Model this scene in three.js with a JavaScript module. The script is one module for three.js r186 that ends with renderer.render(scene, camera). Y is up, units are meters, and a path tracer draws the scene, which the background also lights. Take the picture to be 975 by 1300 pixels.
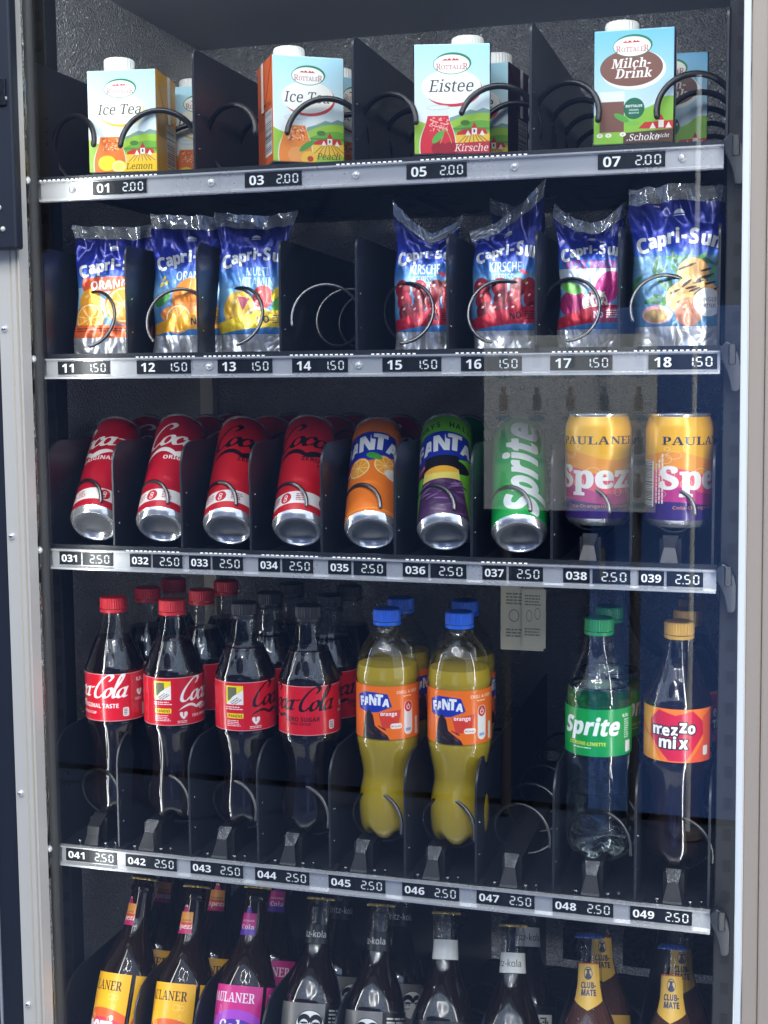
import * as THREE from 'three';
import { RoundedBoxGeometry } from 'three/addons/geometries/RoundedBoxGeometry.js';
import { mergeGeometries } from 'three/addons/utils/BufferGeometryUtils.js';
import { RectAreaLightUniformsLib } from 'three/addons/lights/RectAreaLightUniformsLib.js';
import { ImprovedNoise } from 'three/addons/math/ImprovedNoise.js';

// ---------- camera, sky, sun, light strips, exposure ----------
const scene = new THREE.Scene();
const camera = new THREE.PerspectiveCamera(41.86, 768 / 1024, 0.05, 200);
camera.rotation.order = 'YXZ';
camera.position.set(0.47169, 0.59688, 1.49394);
camera.rotation.set(-0.09928, 0.28663, -0.00709);
camera.updateMatrixWorld();

const SKY_TOP = [0.62, 0.78, 1.05], SKY_LOW = [0.55, 0.66, 0.82], GROUND_AIR = [0.06, 0.08, 0.12];
const SKY_GAIN = 1.7, SUN = 4, STRIP = 30, HEX = 120;
{
  const w = 256, h = 128, d = new Float32Array(w * h * 4), pn = new ImprovedNoise();
  for (let j = 0; j < h; j++) for (let i = 0; i < w; i++) {
    const el = (j + 0.5) / h * Math.PI - Math.PI / 2, az = i / w * Math.PI * 2, k = (j * w + i) * 4;
    const x = Math.cos(el) * Math.cos(az), z = Math.cos(el) * Math.sin(az), y = Math.sin(el);
    const cl = 0.5 + 0.5 * pn.noise(x * 2.5 + 3, y * 5, z * 2.5) + 0.25 * pn.noise(x * 6, y * 11, z * 6 + 7);
    for (let c = 0; c < 3; c++) {
      const s = y < 0 ? GROUND_AIR[c] : (SKY_LOW[c] + (SKY_TOP[c] - SKY_LOW[c]) * Math.min(1, y * 1.6)) * (0.8 + 0.4 * cl);
      d[k + c] = s * (y < 0 ? 1 : SKY_GAIN);
    }
    d[k + 3] = 1;
  }
  const sky = new THREE.DataTexture(d, w, h, THREE.RGBAFormat, THREE.FloatType);
  sky.mapping = THREE.EquirectangularReflectionMapping;
  sky.magFilter = sky.minFilter = THREE.LinearFilter; sky.needsUpdate = true;
  scene.background = sky; scene.environment = sky;
}
const sun = new THREE.DirectionalLight(new THREE.Color().setRGB(1, 0.95, 0.88), SUN);
sun.position.set(4.4, 6.4, -2.2); sun.target.position.set(0, 0, 1);
sun.castShadow = true; sun.shadow.radius = 1;
sun.shadow.mapSize.set(2048, 2048);
Object.assign(sun.shadow.camera, { left: -5, right: 5, top: 5, bottom: -5, near: 0.5, far: 20 });
scene.add(sun, sun.target);
RectAreaLightUniformsLib.init();

const renderer = new THREE.WebGLRenderer({ antialias: true });
renderer.toneMapping = THREE.LinearToneMapping;
renderer.toneMappingExposure = 1.16;
renderer.shadowMap.enabled = true;

// ---------- helpers ----------
const PI = Math.PI, TAU = PI * 2, rad = (a) => a * PI / 180;
let seed = 7;
const rnd = () => { seed = (seed + 0x6d2b79f5) | 0; let t = Math.imul(seed ^ (seed >>> 15), 1 | seed); t = (t + Math.imul(t ^ (t >>> 7), 61 | t)) ^ t; return ((t ^ (t >>> 14)) >>> 0) / 4294967296; };
const noise = new ImprovedNoise();
const used = {};
const numbered = (n) => { const k = used[n] = (used[n] ?? -1) + 1; return k ? n + '_' + String(k).padStart(3, '0') : n; };
function thing(name, label, category, group, kind) {
  const o = new THREE.Group(); o.name = numbered(name); scene.add(o);
  o.userData = { label, category }; if (group) o.userData.group = group; if (kind) o.userData.kind = kind;
  return o;
}
function part(parent, name, geo, mat, pos, rot) {
  const m = new THREE.Mesh(geo, mat); m.name = name; m.castShadow = m.receiveShadow = true;
  if (pos) m.position.set(...pos); if (rot) m.rotation.set(...rot);
  parent.add(m); return m;
}
function place(o, pos, rot) { o.position.set(...pos); if (rot) o.rotation.set(...rot); return o; }
const box = (w, h, d, r = 0) => r ? new RoundedBoxGeometry(w, h, d, 2, r) : new THREE.BoxGeometry(w, h, d);
const moved = (g, x, y, z) => g.translate(x, y, z);
function std(o, rough = 0.6, metal = 0, extra = {}) {
  return new THREE.MeshPhysicalMaterial({ color: new THREE.Color().setRGB(...o), roughness: rough, metalness: metal, ...extra });
}
const glossy = (map, rough = 0.45, extra = {}) => new THREE.MeshPhysicalMaterial({ map, roughness: rough, metalness: 0, ...extra });
// lathe with v running along the height, u around (u = 0 faces +z)
function lathe(pts, seg = 48, a0 = 0, a1 = TAU) {
  const g = new THREE.LatheGeometry(pts.map(([r, y]) => new THREE.Vector2(r, y)), seg, a0, a1 - a0);
  return g;
}
function band(r0, r1, y0, y1, a0 = 0, a1 = TAU, seg = 48) { return lathe([[r0, y0], [r1, y1]], seg, a0, a1); }
function ribbed(r, h, ribs, depth) {        // a cap with ribs on its skirt, base at y = 0
  const n = ribs * 4, rows = [[1, 0], [1, 0.86], [0.965, 0.96], [0.9, 1]], pos = [], idx = [];
  for (const [k, t] of rows) for (let i = 0; i <= n; i++) {
    const a = i / n * TAU, rr = r * k - (t < 0.9 ? depth * (i % 4 < 2 ? 0 : 1) : depth * 0.5);
    pos.push(Math.sin(a) * rr, t * h, Math.cos(a) * rr);
  }
  for (let j = 0; j < rows.length - 1; j++) for (let i = 0; i < n; i++) { const a = j * (n + 1) + i, b = a + n + 1; idx.push(a, a + 1, b, a + 1, b + 1, b); }
  const c = pos.length / 3; pos.push(0, h, 0); const top = (rows.length - 1) * (n + 1);
  for (let i = 0; i < n; i++) idx.push(top + i, top + i + 1, c);
  const g = new THREE.BufferGeometry(); g.setAttribute('position', new THREE.Float32BufferAttribute(pos, 3)); g.setIndex(idx); g.computeVertexNormals();
  return g;
}
function extrude(pts, depth, bevel = 0) {
  const s = new THREE.Shape(pts.map(([x, y]) => new THREE.Vector2(x, y)));
  return new THREE.ExtrudeGeometry(s, { depth, bevelEnabled: bevel > 0, bevelSize: bevel, bevelThickness: bevel, bevelSegments: 2, curveSegments: 12 });
}
// profile given as (depth behind the front, height), swept along x from x0 to x1
function sweepX(pts, x0, x1, bevel = 0) { const g = extrude(pts, x1 - x0, bevel); g.rotateY(PI / 2); g.translate(x0, 0, 0); return g; }
class Path3 extends THREE.Curve { constructor(f) { super(); this.f = f; } getPoint(t, o = new THREE.Vector3()) { return o.set(...this.f(t)); } }
function coil(R, pitch, turns, wire, hand, startDeg) {
  const c = new Path3((t) => { const a = rad(startDeg) + hand * t * turns * TAU; return [R * Math.cos(a), R * Math.sin(a), -pitch * turns * t]; });
  const g = new THREE.TubeGeometry(c, Math.round(turns * 40), wire, 8);
  const e = new THREE.SphereGeometry(wire, 8, 6); const p = c.getPoint(0); e.translate(p.x, p.y, p.z);
  return mergeGeometries([g, e]);
}
const tube = (pts, r, seg = 40) => new THREE.TubeGeometry(new THREE.CatmullRomCurve3(pts.map((p) => new THREE.Vector3(...p))), seg, r, 10);

// ---------- canvases ----------
function canvas(w, h, draw, srgb = true) {
  const c = document.createElement('canvas'); c.width = w; c.height = h;
  const x = c.getContext('2d'); draw(x, w, h);
  const t = new THREE.CanvasTexture(c); if (srgb) t.colorSpace = THREE.SRGBColorSpace;
  t.wrapS = t.wrapT = THREE.RepeatWrapping; t.anisotropy = 8; return t;
}
function fillR(x, col, a, b, w, h) { x.fillStyle = col; x.fillRect(a, b, w, h); }
function rrect(x, a, b, w, h, r, col) { x.beginPath(); x.roundRect(a, b, w, h, r); x.fillStyle = col; x.fill(); }
function ell(x, cx, cy, rx, ry, col, rot = 0, a0 = 0, a1 = TAU) { x.beginPath(); x.ellipse(cx, cy, rx, ry, rot, a0, a1); x.fillStyle = col; x.fill(); }
function ring(x, cx, cy, rx, ry, col, lw, rot = 0, a0 = 0, a1 = TAU) { x.beginPath(); x.ellipse(cx, cy, rx, ry, rot, a0, a1); x.strokeStyle = col; x.lineWidth = lw; x.stroke(); }
function poly(x, pts, col) { x.beginPath(); pts.forEach(([a, b], i) => i ? x.lineTo(a, b) : x.moveTo(a, b)); x.closePath(); x.fillStyle = col; x.fill(); }
function T(x, s, px, py, size, o = {}) {
  x.save(); x.translate(px, py); if (o.rot) x.rotate(o.rot);
  x.transform(o.sx ?? 1, 0, -(o.skew ?? 0), 1, 0, 0);
  x.font = `${o.bold ? 'bold ' : ''}${size}px ${o.font ?? 'sans-serif'}`; x.textAlign = o.align ?? 'center'; x.textBaseline = o.base ?? 'middle';
  x.lineJoin = 'round';
  for (const [col, lw] of o.stroke ?? []) { x.strokeStyle = col; x.lineWidth = lw; x.strokeText(s, 0, 0); }
  if (o.fill !== null) { x.fillStyle = o.fill ?? '#fff'; x.fillText(s, 0, 0); }
  x.restore();
}
function letters(x, s, px, py, size, step, f, o = {}) { [...s].forEach((c, i) => { const [dy, rot, k] = f(i); T(x, c, px + step * i + (o.off?.[i] ?? 0), py + dy, size * (k ?? 1), { ...o, rot }); }); }
function small(x, a, b, w, n, lh, col) { x.fillStyle = col; for (let i = 0; i < n; i++) { let p = 0; const e = w * (0.7 + 0.3 * rnd()); while (p < e) { const l = (2 + rnd() * 6) * lh * 0.28; x.fillRect(a + p, b + i * lh, Math.min(l, e - p), lh * 0.5); p += l + lh * 0.3; } } }
function barcode(x, a, b, w, h, vertical) { fillR(x, '#eee', a, b, w, h); x.fillStyle = '#222'; let p = 4; const L = vertical ? h : w; while (p < L - 4) { const t = 1 + rnd() * 4; if (vertical) x.fillRect(a + 3, b + p, w - 10, t); else x.fillRect(a + p, b + 3, t, h - 10); p += t + 1 + rnd() * 4; } }
// flowing script drawn with a broad slanted nib
function nib(x, pts, w, closed) {
  const c = new THREE.CatmullRomCurve3(pts.map(([a, b]) => new THREE.Vector3(a, b, 0)), !!closed, 'catmullrom', 0.5);
  const n = 26 * pts.length;
  for (let i = 0; i <= n; i++) { const p = c.getPoint(i / n); x.beginPath(); x.ellipse(p.x, -p.y, w, w * 0.34, rad(-24), 0, TAU); x.fill(); }
}
function script(x, word, px, py, s, col, wide = 1) {
  x.save(); x.translate(px, py); x.transform(s * wide, 0, -0.36 * s, s, 0, 0); x.fillStyle = col;
  const W = 0.15; let at = 0;
  const O = (a) => [[a + 0.55, 0.92], [a + 0.2, 0.75], [a + 0.1, 0.3], [a + 0.35, 0.02], [a + 0.66, 0.28], [a + 0.74, 0.7]];
  for (const ch of word) {
    if (ch === 'C') {
      nib(x, [[at + 1.35, 1.62], [at + 1.5, 1.95], [at + 1.2, 2.2], [at + 0.75, 1.95], [at + 0.35, 1.3], [at + 0.2, 0.6], [at + 0.35, 0.1], [at + 0.75, 0.0], [at + 1.1, 0.35]], W);
      at += 1.1;
    } else if (ch === 'o') { nib(x, O(at), W, true); nib(x, [[at + 0.6, 0.9], [at + 0.8, 0.72], [at + 1.0, 0.8]], W * 0.6); at += 0.8; }
    else if (ch === 'c') { nib(x, [[at + 0.72, 0.72], [at + 0.62, 0.95], [at + 0.35, 0.85], [at + 0.12, 0.4], [at + 0.3, 0.02], [at + 0.62, 0.15], [at + 0.85, 0.45]], W); at += 0.74; }
    else if (ch === 'a') { nib(x, O(at), W, true); nib(x, [[at + 0.78, 0.98], [at + 0.74, 0.5], [at + 0.78, 0.08], [at + 1.0, 0.12]], W); at += 0.98; }
    else if (ch === 'l') { nib(x, [[at + 0.05, 0.5], [at + 0.45, 1.3], [at + 0.62, 2.0], [at + 0.42, 2.2], [at + 0.24, 1.6], [at + 0.2, 0.5], [at + 0.32, 0.03], [at + 0.62, 0.2]], W); at += 0.5; }
    else if (ch === '-') { nib(x, [[at + 0.1, 0.95], [at + 0.34, 0.99]], W * 0.9); at += 0.42; }
  }
  x.restore(); return at * s;
}
function swash(x, px, py, w, col) { x.fillStyle = col; x.beginPath(); x.moveTo(px, py + w * 0.16); x.bezierCurveTo(px + w * 0.3, py - w * 0.13, px + w * 0.5, py - w * 0.05, px + w * 0.6, py + w * 0.05); x.bezierCurveTo(px + w * 0.75, py - w * 0.02, px + w * 0.9, py - w * 0.04, px + w, py + w * 0.03); x.bezierCurveTo(px + w * 0.8, py + w * 0.05, px + w * 0.7, py + w * 0.16, px + w * 0.58, py + w * 0.12); x.bezierCurveTo(px + w * 0.42, py + w * 0.0, px + w * 0.3, py + w * 0.0, px, py + w * 0.16); x.fill(); }
function grain(size, f) {
  const d = new Uint8Array(size * size * 4);
  for (let j = 0; j < size; j++) for (let i = 0; i < size; i++) { const v = Math.max(0, Math.min(255, f(i / size, j / size) * 255)), k = (j * size + i) * 4; d[k] = d[k + 1] = d[k + 2] = v; d[k + 3] = 255; }
  const t = new THREE.DataTexture(d, size, size); t.wrapS = t.wrapT = THREE.RepeatWrapping; t.magFilter = t.minFilter = THREE.LinearFilter; t.needsUpdate = true; return t;
}
// noise that tiles, for the embossed sheet of the inner walls
function tiled(u, v, f, z) { const a = u * f, b = v * f, n = (x, y) => noise.noise(x, y, z); const m = (t) => t; return (n(a, b) * (1 - m(u)) + n(a - f, b) * m(u)) * (1 - m(v)) + (n(a, b - f) * (1 - m(u)) + n(a - f, b - f) * m(u)) * m(v); }
// ---------- shared materials ----------
const emboss = grain(512, (u, v) => { const a = tiled(u, v, 44, 0.3), b = tiled(u, v, 90, 5.1), c = tiled(u, v, 9, 2.2); return Math.min(1, Math.pow(Math.abs(a * 1.5 + b * 0.5), 0.8) * 0.9 + 0.12 * c); });
const speckle = grain(256, (u, v) => 0.55 + 0.35 * tiled(u, v, 60, 1.7) + 0.3 * tiled(u, v, 7, 9.2));
const brushed = grain(512, (u, v) => 0.5 + 0.3 * tiled(u * 0.03, v, 200, 4.4) + 0.25 * tiled(u * 0.1, v, 60, 8.4) + 0.15 * rnd());
const smudge = grain(256, (u, v) => 0.62 + 0.35 * tiled(u, v, 5, 3.3) + 0.25 * tiled(u, v, 17, 6.3) + 0.1 * rnd());
function stucco(w, h) { const b = emboss.clone(); b.repeat.set(w / 0.22, h / 0.22); b.needsUpdate = true; return std([0.72, 0.73, 0.74], 0.27, 0.5, { bumpMap: b, bumpScale: 0.0065 }); }
const M = {
  black: std([0.011, 0.014, 0.02], 0.42, 0, { roughnessMap: smudge }),
  tray: std([0.013, 0.016, 0.022], 0.38, 0, { bumpMap: speckle, bumpScale: 0.00006 }),
  plate: std([0.016, 0.019, 0.026], 0.34, 0, { bumpMap: speckle, bumpScale: 0.00005 }),
  post: std([0.007, 0.009, 0.013], 0.75),
  slab: std([0.011, 0.016, 0.029], 0.5, 0, { bumpMap: speckle, bumpScale: 0.0001 }),
  hole: std([0.003, 0.003, 0.004], 0.8),
  alu: std([0.58, 0.59, 0.6], 0.38, 0.5, { bumpMap: brushed, bumpScale: 0.00012, roughnessMap: smudge }),
  aluDull: std([0.8, 0.74, 0.64], 0.42, 0.35, { bumpMap: brushed, bumpScale: 0.0001 }),
  chrome: std([0.8, 0.8, 0.8], 0.18, 1),
  wire: std([0.17, 0.17, 0.17], 0.34, 1),
  darkWire: std([0.1, 0.1, 0.1], 0.36, 1),
  blackWire: std([0.008, 0.008, 0.009], 0.32),
  clip: std([0.02, 0.021, 0.023], 0.34, 0.2, { bumpMap: speckle, bumpScale: 0.0002 }),
  clipFace: std([0.3, 0.3, 0.3], 0.22, 1, { bumpMap: speckle, bumpScale: 0.003 }),
  ceiling: std([0.3, 0.32, 0.36], 0.55, 0, { bumpMap: speckle, bumpScale: 0.0002 }),
  pink: std([0.46, 0.38, 0.31], 0.6, 0, { bumpMap: speckle, bumpScale: 0.0003, roughnessMap: smudge }),
  seal: std([0.86, 0.88, 0.87], 0.5),
  led: new THREE.MeshStandardMaterial({ color: 0xffffff, emissive: new THREE.Color().setRGB(1, 1, 0.97), emissiveIntensity: 0.7 }),
  reflectionGlow: new THREE.MeshStandardMaterial({ color: 0xffffff, emissive: new THREE.Color().setRGB(1, 1, 0.97), emissiveIntensity: 0.25 }),  // glow of the painted reflections on the rail lips, no lamp
  paper: std([0.72, 0.69, 0.58], 0.85),
  glass: new THREE.MeshPhysicalMaterial({ color: 0xffffff, roughness: 0.0, metalness: 0, transmission: 1, thickness: 0, ior: 1.5 }),
};

// ---------- outside: mirrored board and pole, ground, wall and door added for pane haze ----------
{
  const g = part(scene, 'road', new THREE.PlaneGeometry(60, 60), std([0.024, 0.04, 0.085], 0.95, 0, { bumpMap: speckle, bumpScale: 0.003 }), [0, -1.08, 0], [-PI / 2, 0, 0]);
  g.userData.kind = 'structure';
  const pv = part(scene, 'pavement', box(8, 0.12, 1.75), std([0.3, 0.29, 0.27], 0.9, 0, { bumpMap: speckle, bumpScale: 0.003 }), [0, -1.08, 0.3]);
  pv.userData.kind = 'structure';
  const w = thing('haze_wall', 'long wall added opposite, its dark blue standing in for haze in the pane', 'wall', null, 'structure');
  part(w, 'wall_face', box(10, 3.5, 0.2), std([0.017, 0.037, 0.095], 0.9, 0, { bumpMap: speckle, bumpScale: 0.004 }), [-1.5, 0.7, 3.84]);  // unseen wall added; its dark blue sets the haze mirrored in the pane
  part(w, 'wall_cap', box(10.05, 0.06, 0.26), std([0.1, 0.1, 0.1], 0.8), [-1.5, 2.48, 3.84]);
  const d = thing('haze_door', 'plain blue door added opposite as blue haze in the pane, mirrored beside the pole', 'door', null, 'structure');
  part(d, 'door_leaf', box(0.72, 1.9, 0.03, 0.004), std([0.085, 0.18, 0.46], 0.7, 0, { bumpMap: speckle, bumpScale: 0.001 }), [0.16, -0.1, 3.72]);  // door added to put blue haze on the right of the pane
  part(d, 'handle', box(0.02, 0.12, 0.03, 0.004), std([0.3, 0.3, 0.3], 0.4), [-0.15, -0.1, 3.69]);
  const b = thing('notice_board', 'pale board with rows of small bottle pictures, mirrored across the upper cans', 'notice board');
  const sheet = canvas(512, 512, (x) => {
    fillR(x, '#d0d0cc', 0, 0, 512, 512);
    for (let r = 0; r < 4; r++) for (let c = 0; c < 5; c++) {
      const a = 52 + c * 100, t = 25 + r * 125, col = ['#8d9498', '#a09890', '#969fa2', '#a8a098'][(r + c) % 4];
      rrect(x, a - 7, t, 14, 26, 4, col); rrect(x, a - 13, t + 22, 26, 48, 7, col); ell(x, a, t + 92, 26, 9, '#a2b2b6'); fillR(x, '#b4b3ac', a - 30, t + 76, 60, 3);
    }
  });
  part(b, 'sheet', box(0.63, 0.64, 0.012), [0, 1, 2, 3, 5, 4].map((k) => k === 4 ? glossy(sheet, 0.8) : std([0.5, 0.5, 0.48], 0.8)), [-0.262, 0.43, 3.58]);
  for (const sx of [-0.5, -0.02]) part(b, 'post', new THREE.CylinderGeometry(0.02, 0.02, 1.2, 12), std([0.06, 0.06, 0.07], 0.6), [sx, -0.46, 3.62]);
  const p = thing('pole', 'slim white pole mirrored as an upright line near the right edge of the pane', 'pole');
  part(p, 'shaft', new THREE.CylinderGeometry(0.009, 0.009, 2.68, 16), std([0.88, 0.88, 0.88], 0.5), [0.185, 0.29, 3.55]);
  part(p, 'foot', new THREE.CylinderGeometry(0.05, 0.055, 0.02, 16), std([0.1, 0.1, 0.1], 0.6), [0.185, -1.06, 3.55]);
}

// honeycomb lamps hung high in front of the machine; their outlines glint on the bottle shoulders
[[-0.35, 2.1], [0.86, 2.1], [0.255, 3.15]].forEach(([hx, hz], k) => {
  const h = thing('hexagon_lamp', ['hexagonal tube lamp hung high in front, the left near one', 'hexagonal tube lamp hung high in front, the right near one', 'hexagonal tube lamp hung high in front, the far one'][k], 'lamp', 'hexagonal lamps glinting on the bottles');
  h.position.set(hx, 2.6, hz);
  for (let i = 0; i < 6; i++) {
    const a = (i + 0.5) / 6 * TAU, R = 0.68 * 0.866, x = Math.sin(a) * R, z = Math.cos(a) * R;
    part(h, 'tube', box(0.66, 0.022, 0.022, 0.006), M.led, [x, 0.012, z], [0, a, 0]);
    const l = new THREE.RectAreaLight(new THREE.Color().setRGB(1, 0.99, 0.95), HEX, 0.65, 0.02);
    l.position.set(hx + x, 2.6, hz + z); l.rotation.order = 'YXZ'; l.rotation.set(-PI / 2, a, 0); scene.add(l);
  }
  part(h, 'wire', new THREE.CylinderGeometry(0.002, 0.002, 0.8, 6), M.wire, [0, 0.42, 0.58]);
});

// ---------- the vending machine itself ----------
const vm = thing('vending_machine', 'tall glass-fronted drinks vending machine with dark embossed inner walls', 'vending machine');
const FLOOR = -0.85, CEIL = 1.137, BACK = -0.6;
part(vm, 'back_wall', box(1.0, CEIL - FLOOR, 0.03), stucco(1.0, CEIL - FLOOR), [0, (CEIL + FLOOR) / 2, BACK - 0.015]);
part(vm, 'inner_wall', box(0.03, CEIL - FLOOR, 0.62), stucco(0.62, CEIL - FLOOR), [-0.472, (CEIL + FLOOR) / 2, -0.29]);
part(vm, 'inner_wall', box(0.03, CEIL - FLOOR, 0.62), stucco(0.62, CEIL - FLOOR), [0.478, (CEIL + FLOOR) / 2, -0.29]);
part(vm, 'ceiling_panel', box(1.0, 0.03, 0.68), M.ceiling, [0, CEIL + 0.015, -0.27]);
part(vm, 'floor_panel', box(1.0, 0.03, 0.68), M.tray, [0, FLOOR - 0.015, -0.27]);
part(vm, 'outer_shell', mergeGeometries([
  moved(box(0.02, 2.25, 0.7), -0.51, 0.14, -0.29), moved(box(0.02, 2.25, 0.7), 0.51, 0.14, -0.29), moved(box(1.04, 0.02, 0.7), 0, 1.28, -0.29), moved(box(1.04, 2.25, 0.02), 0, 0.14, -0.66), moved(box(1.04, 0.02, 0.7), 0, -1.0, -0.29)]), M.slab);
part(vm, 'header_panel', box(1.04, 0.14, 0.1), M.slab, [0, 1.21, 0.1]);
part(vm, 'kick_panel', box(1.04, 0.2, 0.1), M.slab, [0, -0.93, 0.1]);
part(vm, 'glass_pane', box(0.806, 1.95, 0.004), M.glass, [0.0355, 0.155, 0.094]);
// right side of the door
part(vm, 'door_seal', box(0.007, 1.98, 0.012, 0.002), M.seal, [0.4416, 0.15, 0.111], [0, 0, 0.0084]);
part(vm, 'door_frame', box(0.0158, 1.98, 0.105, 0.002), M.pink, [0.4535, 0.15, 0.061], [0, 0, 0.0084]);
part(vm, 'door_frame', box(0.058, 1.98, 0.11, 0.003), M.pink, [0.4907, 0.15, 0.061], [0, 0, 0.0084]);
// left side of the door: ribbed bright profile, dark edge, hinge cover
{
  const P = [[-0.4, 0.1], [-0.4, 0.113], [-0.3985, 0.115], [-0.3835, 0.115], [-0.382, 0.1125], [-0.3805, 0.1125], [-0.379, 0.117], [-0.3745, 0.117], [-0.373, 0.113], [-0.3715, 0.113], [-0.3705, 0.118], [-0.368, 0.118], [-0.367, 0.1]];
  const g = extrude(P, 1.98); g.rotateX(-PI / 2); g.translate(0, -0.84, 0); // (x, z) outline drawn upward
  const pos = g.attributes.position; for (let i = 0; i < pos.count; i++) pos.setZ(i, -pos.getZ(i)); g.setIndex([...Array(pos.count).keys()].map((i) => i - (i % 3) + [0, 2, 1][i % 3]));
  g.computeVertexNormals();
  const col = part(vm, 'door_profile', g, M.aluDull);
  for (const y of [0.6576, 0.4153, 0.1046, -0.16]) part(col, 'rivet', new THREE.SphereGeometry(0.004, 14, 8, 0, TAU, 0, PI / 2), M.chrome, [-0.392, y, 0.115], [PI / 2, 0, 0]);
  part(vm, 'door_edge', box(0.027, 1.98, 0.024), M.slab, [-0.4142, 0.15, 0.101]);
  part(vm, 'side_panel', box(0.012, 1.98, 0.086), M.post, [-0.451, 0.15, 0.063]);
  part(vm, 'edge_strip', box(0.003, 1.98, 0.01), M.alu, [-0.4296, 0.15, 0.11]);
  part(vm, 'outer_jamb', box(0.06, 1.98, 0.11), M.slab, [-0.488, 0.15, 0.055]);
  const hc = part(vm, 'hinge_cover', box(0.101, 0.577, 0.016, 0.003), M.slab, [-0.4104, 1.0347, 0.128]);
  for (const [x, y] of [[0.042, -0.122], [0.0265, -0.175], [0.03, -0.242], [0.0245, -0.064], [0.034, -0.266]]) part(hc, 'rivet', new THREE.SphereGeometry(0.003, 12, 8, 0, TAU, 0, PI / 2), M.aluDull, [x, y, 0.008], [PI / 2, 0, 0]);
  part(hc, 'latch_plate', box(0.012, 0.03, 0.004, 0.001), M.black, [0.038, -0.115, 0.009]);
}
part(vm, 'guide_tube', new THREE.CylinderGeometry(0.006, 0.006, 1.95, 14), M.post, [-0.41, 0.15, 0.012]);
{
  const post = part(vm, 'slotted_post', box(0.026, 1.95, 0.03, 0.002), M.post, [-0.442, 0.15, -0.075]);
  for (let i = 0; i < 52; i++) part(post, 'slot', box(0.009, 0.013, 0.004), M.hole, [0.004, -0.93 + i * 0.036, 0.0135]);
  const rp = part(vm, 'slotted_post', box(0.05, 1.95, 0.03, 0.002), M.post, [0.438, 0.15, -0.03]);
  for (let i = 0; i < 52; i++) part(rp, 'slot', box(0.009, 0.013, 0.004), M.hole, [-0.012, -0.93 + i * 0.036, 0.0135]);
  part(vm, 'rear_post', box(0.035, 1.95, 0.02, 0.002), M.aluDull, [-0.452, 0.15, -0.585]);
  part(vm, 'rear_post', box(0.03, 1.95, 0.02, 0.002), M.black, [0.452, 0.15, -0.585]);
}
// the two upright light strips behind the door edges and the one along the top
function strip(x, y, z, w, h, dir, gain = STRIP) {
  const s = part(vm, 'light_strip', box(w, h, 0.004), M.led, [x, y, z]);
  s.lookAt(new THREE.Vector3(x, y, z).add(dir));
  const l = new THREE.RectAreaLight(new THREE.Color().setRGB(0.96, 1, 0.99), gain, w, h);
  l.position.set(x, y, z).addScaledVector(dir, 0.004); l.lookAt(l.position.clone().add(dir)); scene.add(l);
}
strip(-0.392, 0.15, 0.084, 0.009, 1.9, new THREE.Vector3(0.72, 0, -0.69).normalize());
strip(0.4425, 0.15, 0.08, 0.007, 1.9, new THREE.Vector3(-0.75, 0, -0.66).normalize());
strip(0.02, 1.08, 0.075, 0.78, 0.012, new THREE.Vector3(0, -0.35, -0.94).normalize(), STRIP * 1.05);
// hose on the back wall, and a paper added in the empty lane for a cream reflection
part(vm, 'hose', tube([[0.255, 0.36, -0.57], [0.256, 0.29, -0.57], [0.262, 0.235, -0.565], [0.28, 0.195, -0.56], [0.31, 0.176, -0.56], [0.35, 0.17, -0.57], [0.42, 0.17, -0.58]], 0.0075, 60), M.blackWire);
{
  const n = thing('reflection_paper', 'cream paper added as a stand-in for a reflection above price tag 047', 'note');
  const tx = canvas(160, 240, (x) => { fillR(x, '#d9d3b8', 0, 0, 160, 240); small(x, 20, 25, 110, 4, 12, '#8d8a78'); ring(x, 50, 110, 18, 22, '#9a9684', 4); ring(x, 105, 100, 18, 22, '#9a9684', 4); small(x, 20, 160, 110, 3, 12, '#8d8a78'); });
  part(n, 'sheet', box(0.054, 0.08, 0.0012), glossy(tx, 0.85), [0.171, 0.299, -0.13]);
  part(n, 'sheet', box(0.03, 0.074, 0.0012), glossy(tx, 0.85), [0.186, 0.3, -0.128]);
  part(n, 'hanger', new THREE.CylinderGeometry(0.001, 0.001, 0.045, 6), M.wire, [0.171, 0.36, -0.13]);
}

// ---------- shelf trays ----------
const SEG = { 0: 'abcdef', 1: 'bc', 2: 'abged', 5: 'afgcd' };
function seg7(x, ch, px, py, h, col) {
  const w = h * 0.52, t = h * 0.12, g = h * 0.02;
  const H = (y) => poly(x, [[px + t * 0.5 + g, y], [px + t + g, y - t / 2], [px + w - t - g, y - t / 2], [px + w - t * 0.5 - g, y], [px + w - t - g, y + t / 2], [px + t + g, y + t / 2]], col);
  const V = (a, y0, y1) => poly(x, [[a, y0 + g], [a + t / 2, y0 + t / 2 + g], [a + t / 2, y1 - t / 2 - g], [a, y1 - g], [a - t / 2, y1 - t / 2 - g], [a - t / 2, y0 + t / 2 + g]], col);
  const m = py + h / 2;
  for (const s of SEG[ch]) ({ a: () => H(py + t / 2), g: () => H(m), d: () => H(py + h - t / 2), b: () => V(px + w - t / 2, py + t / 2, m), c: () => V(px + w - t / 2, m, py + h - t / 2), e: () => V(px + t / 2, m, py + h - t / 2), f: () => V(px + t / 2, py + t / 2, m) })[s]();
}
const priceMat = {};
for (const p of ['200', '150', '250']) {
  const t = canvas(256, 128, (x) => {
    fillR(x, '#0b0d10', 0, 0, 256, 128); fillR(x, '#15181c', 6, 8, 244, 112);
    let a = 62; for (const c of p) { seg7(x, c, a, 22, 84, '#dfe3e2'); a += c === '1' ? 58 : 62; if (a < 125) fillR(x, '#dfe3e2', a - 12, 97, 8, 9); }
  });
  priceMat[p] = glossy(t, 0.3);
}
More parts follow.
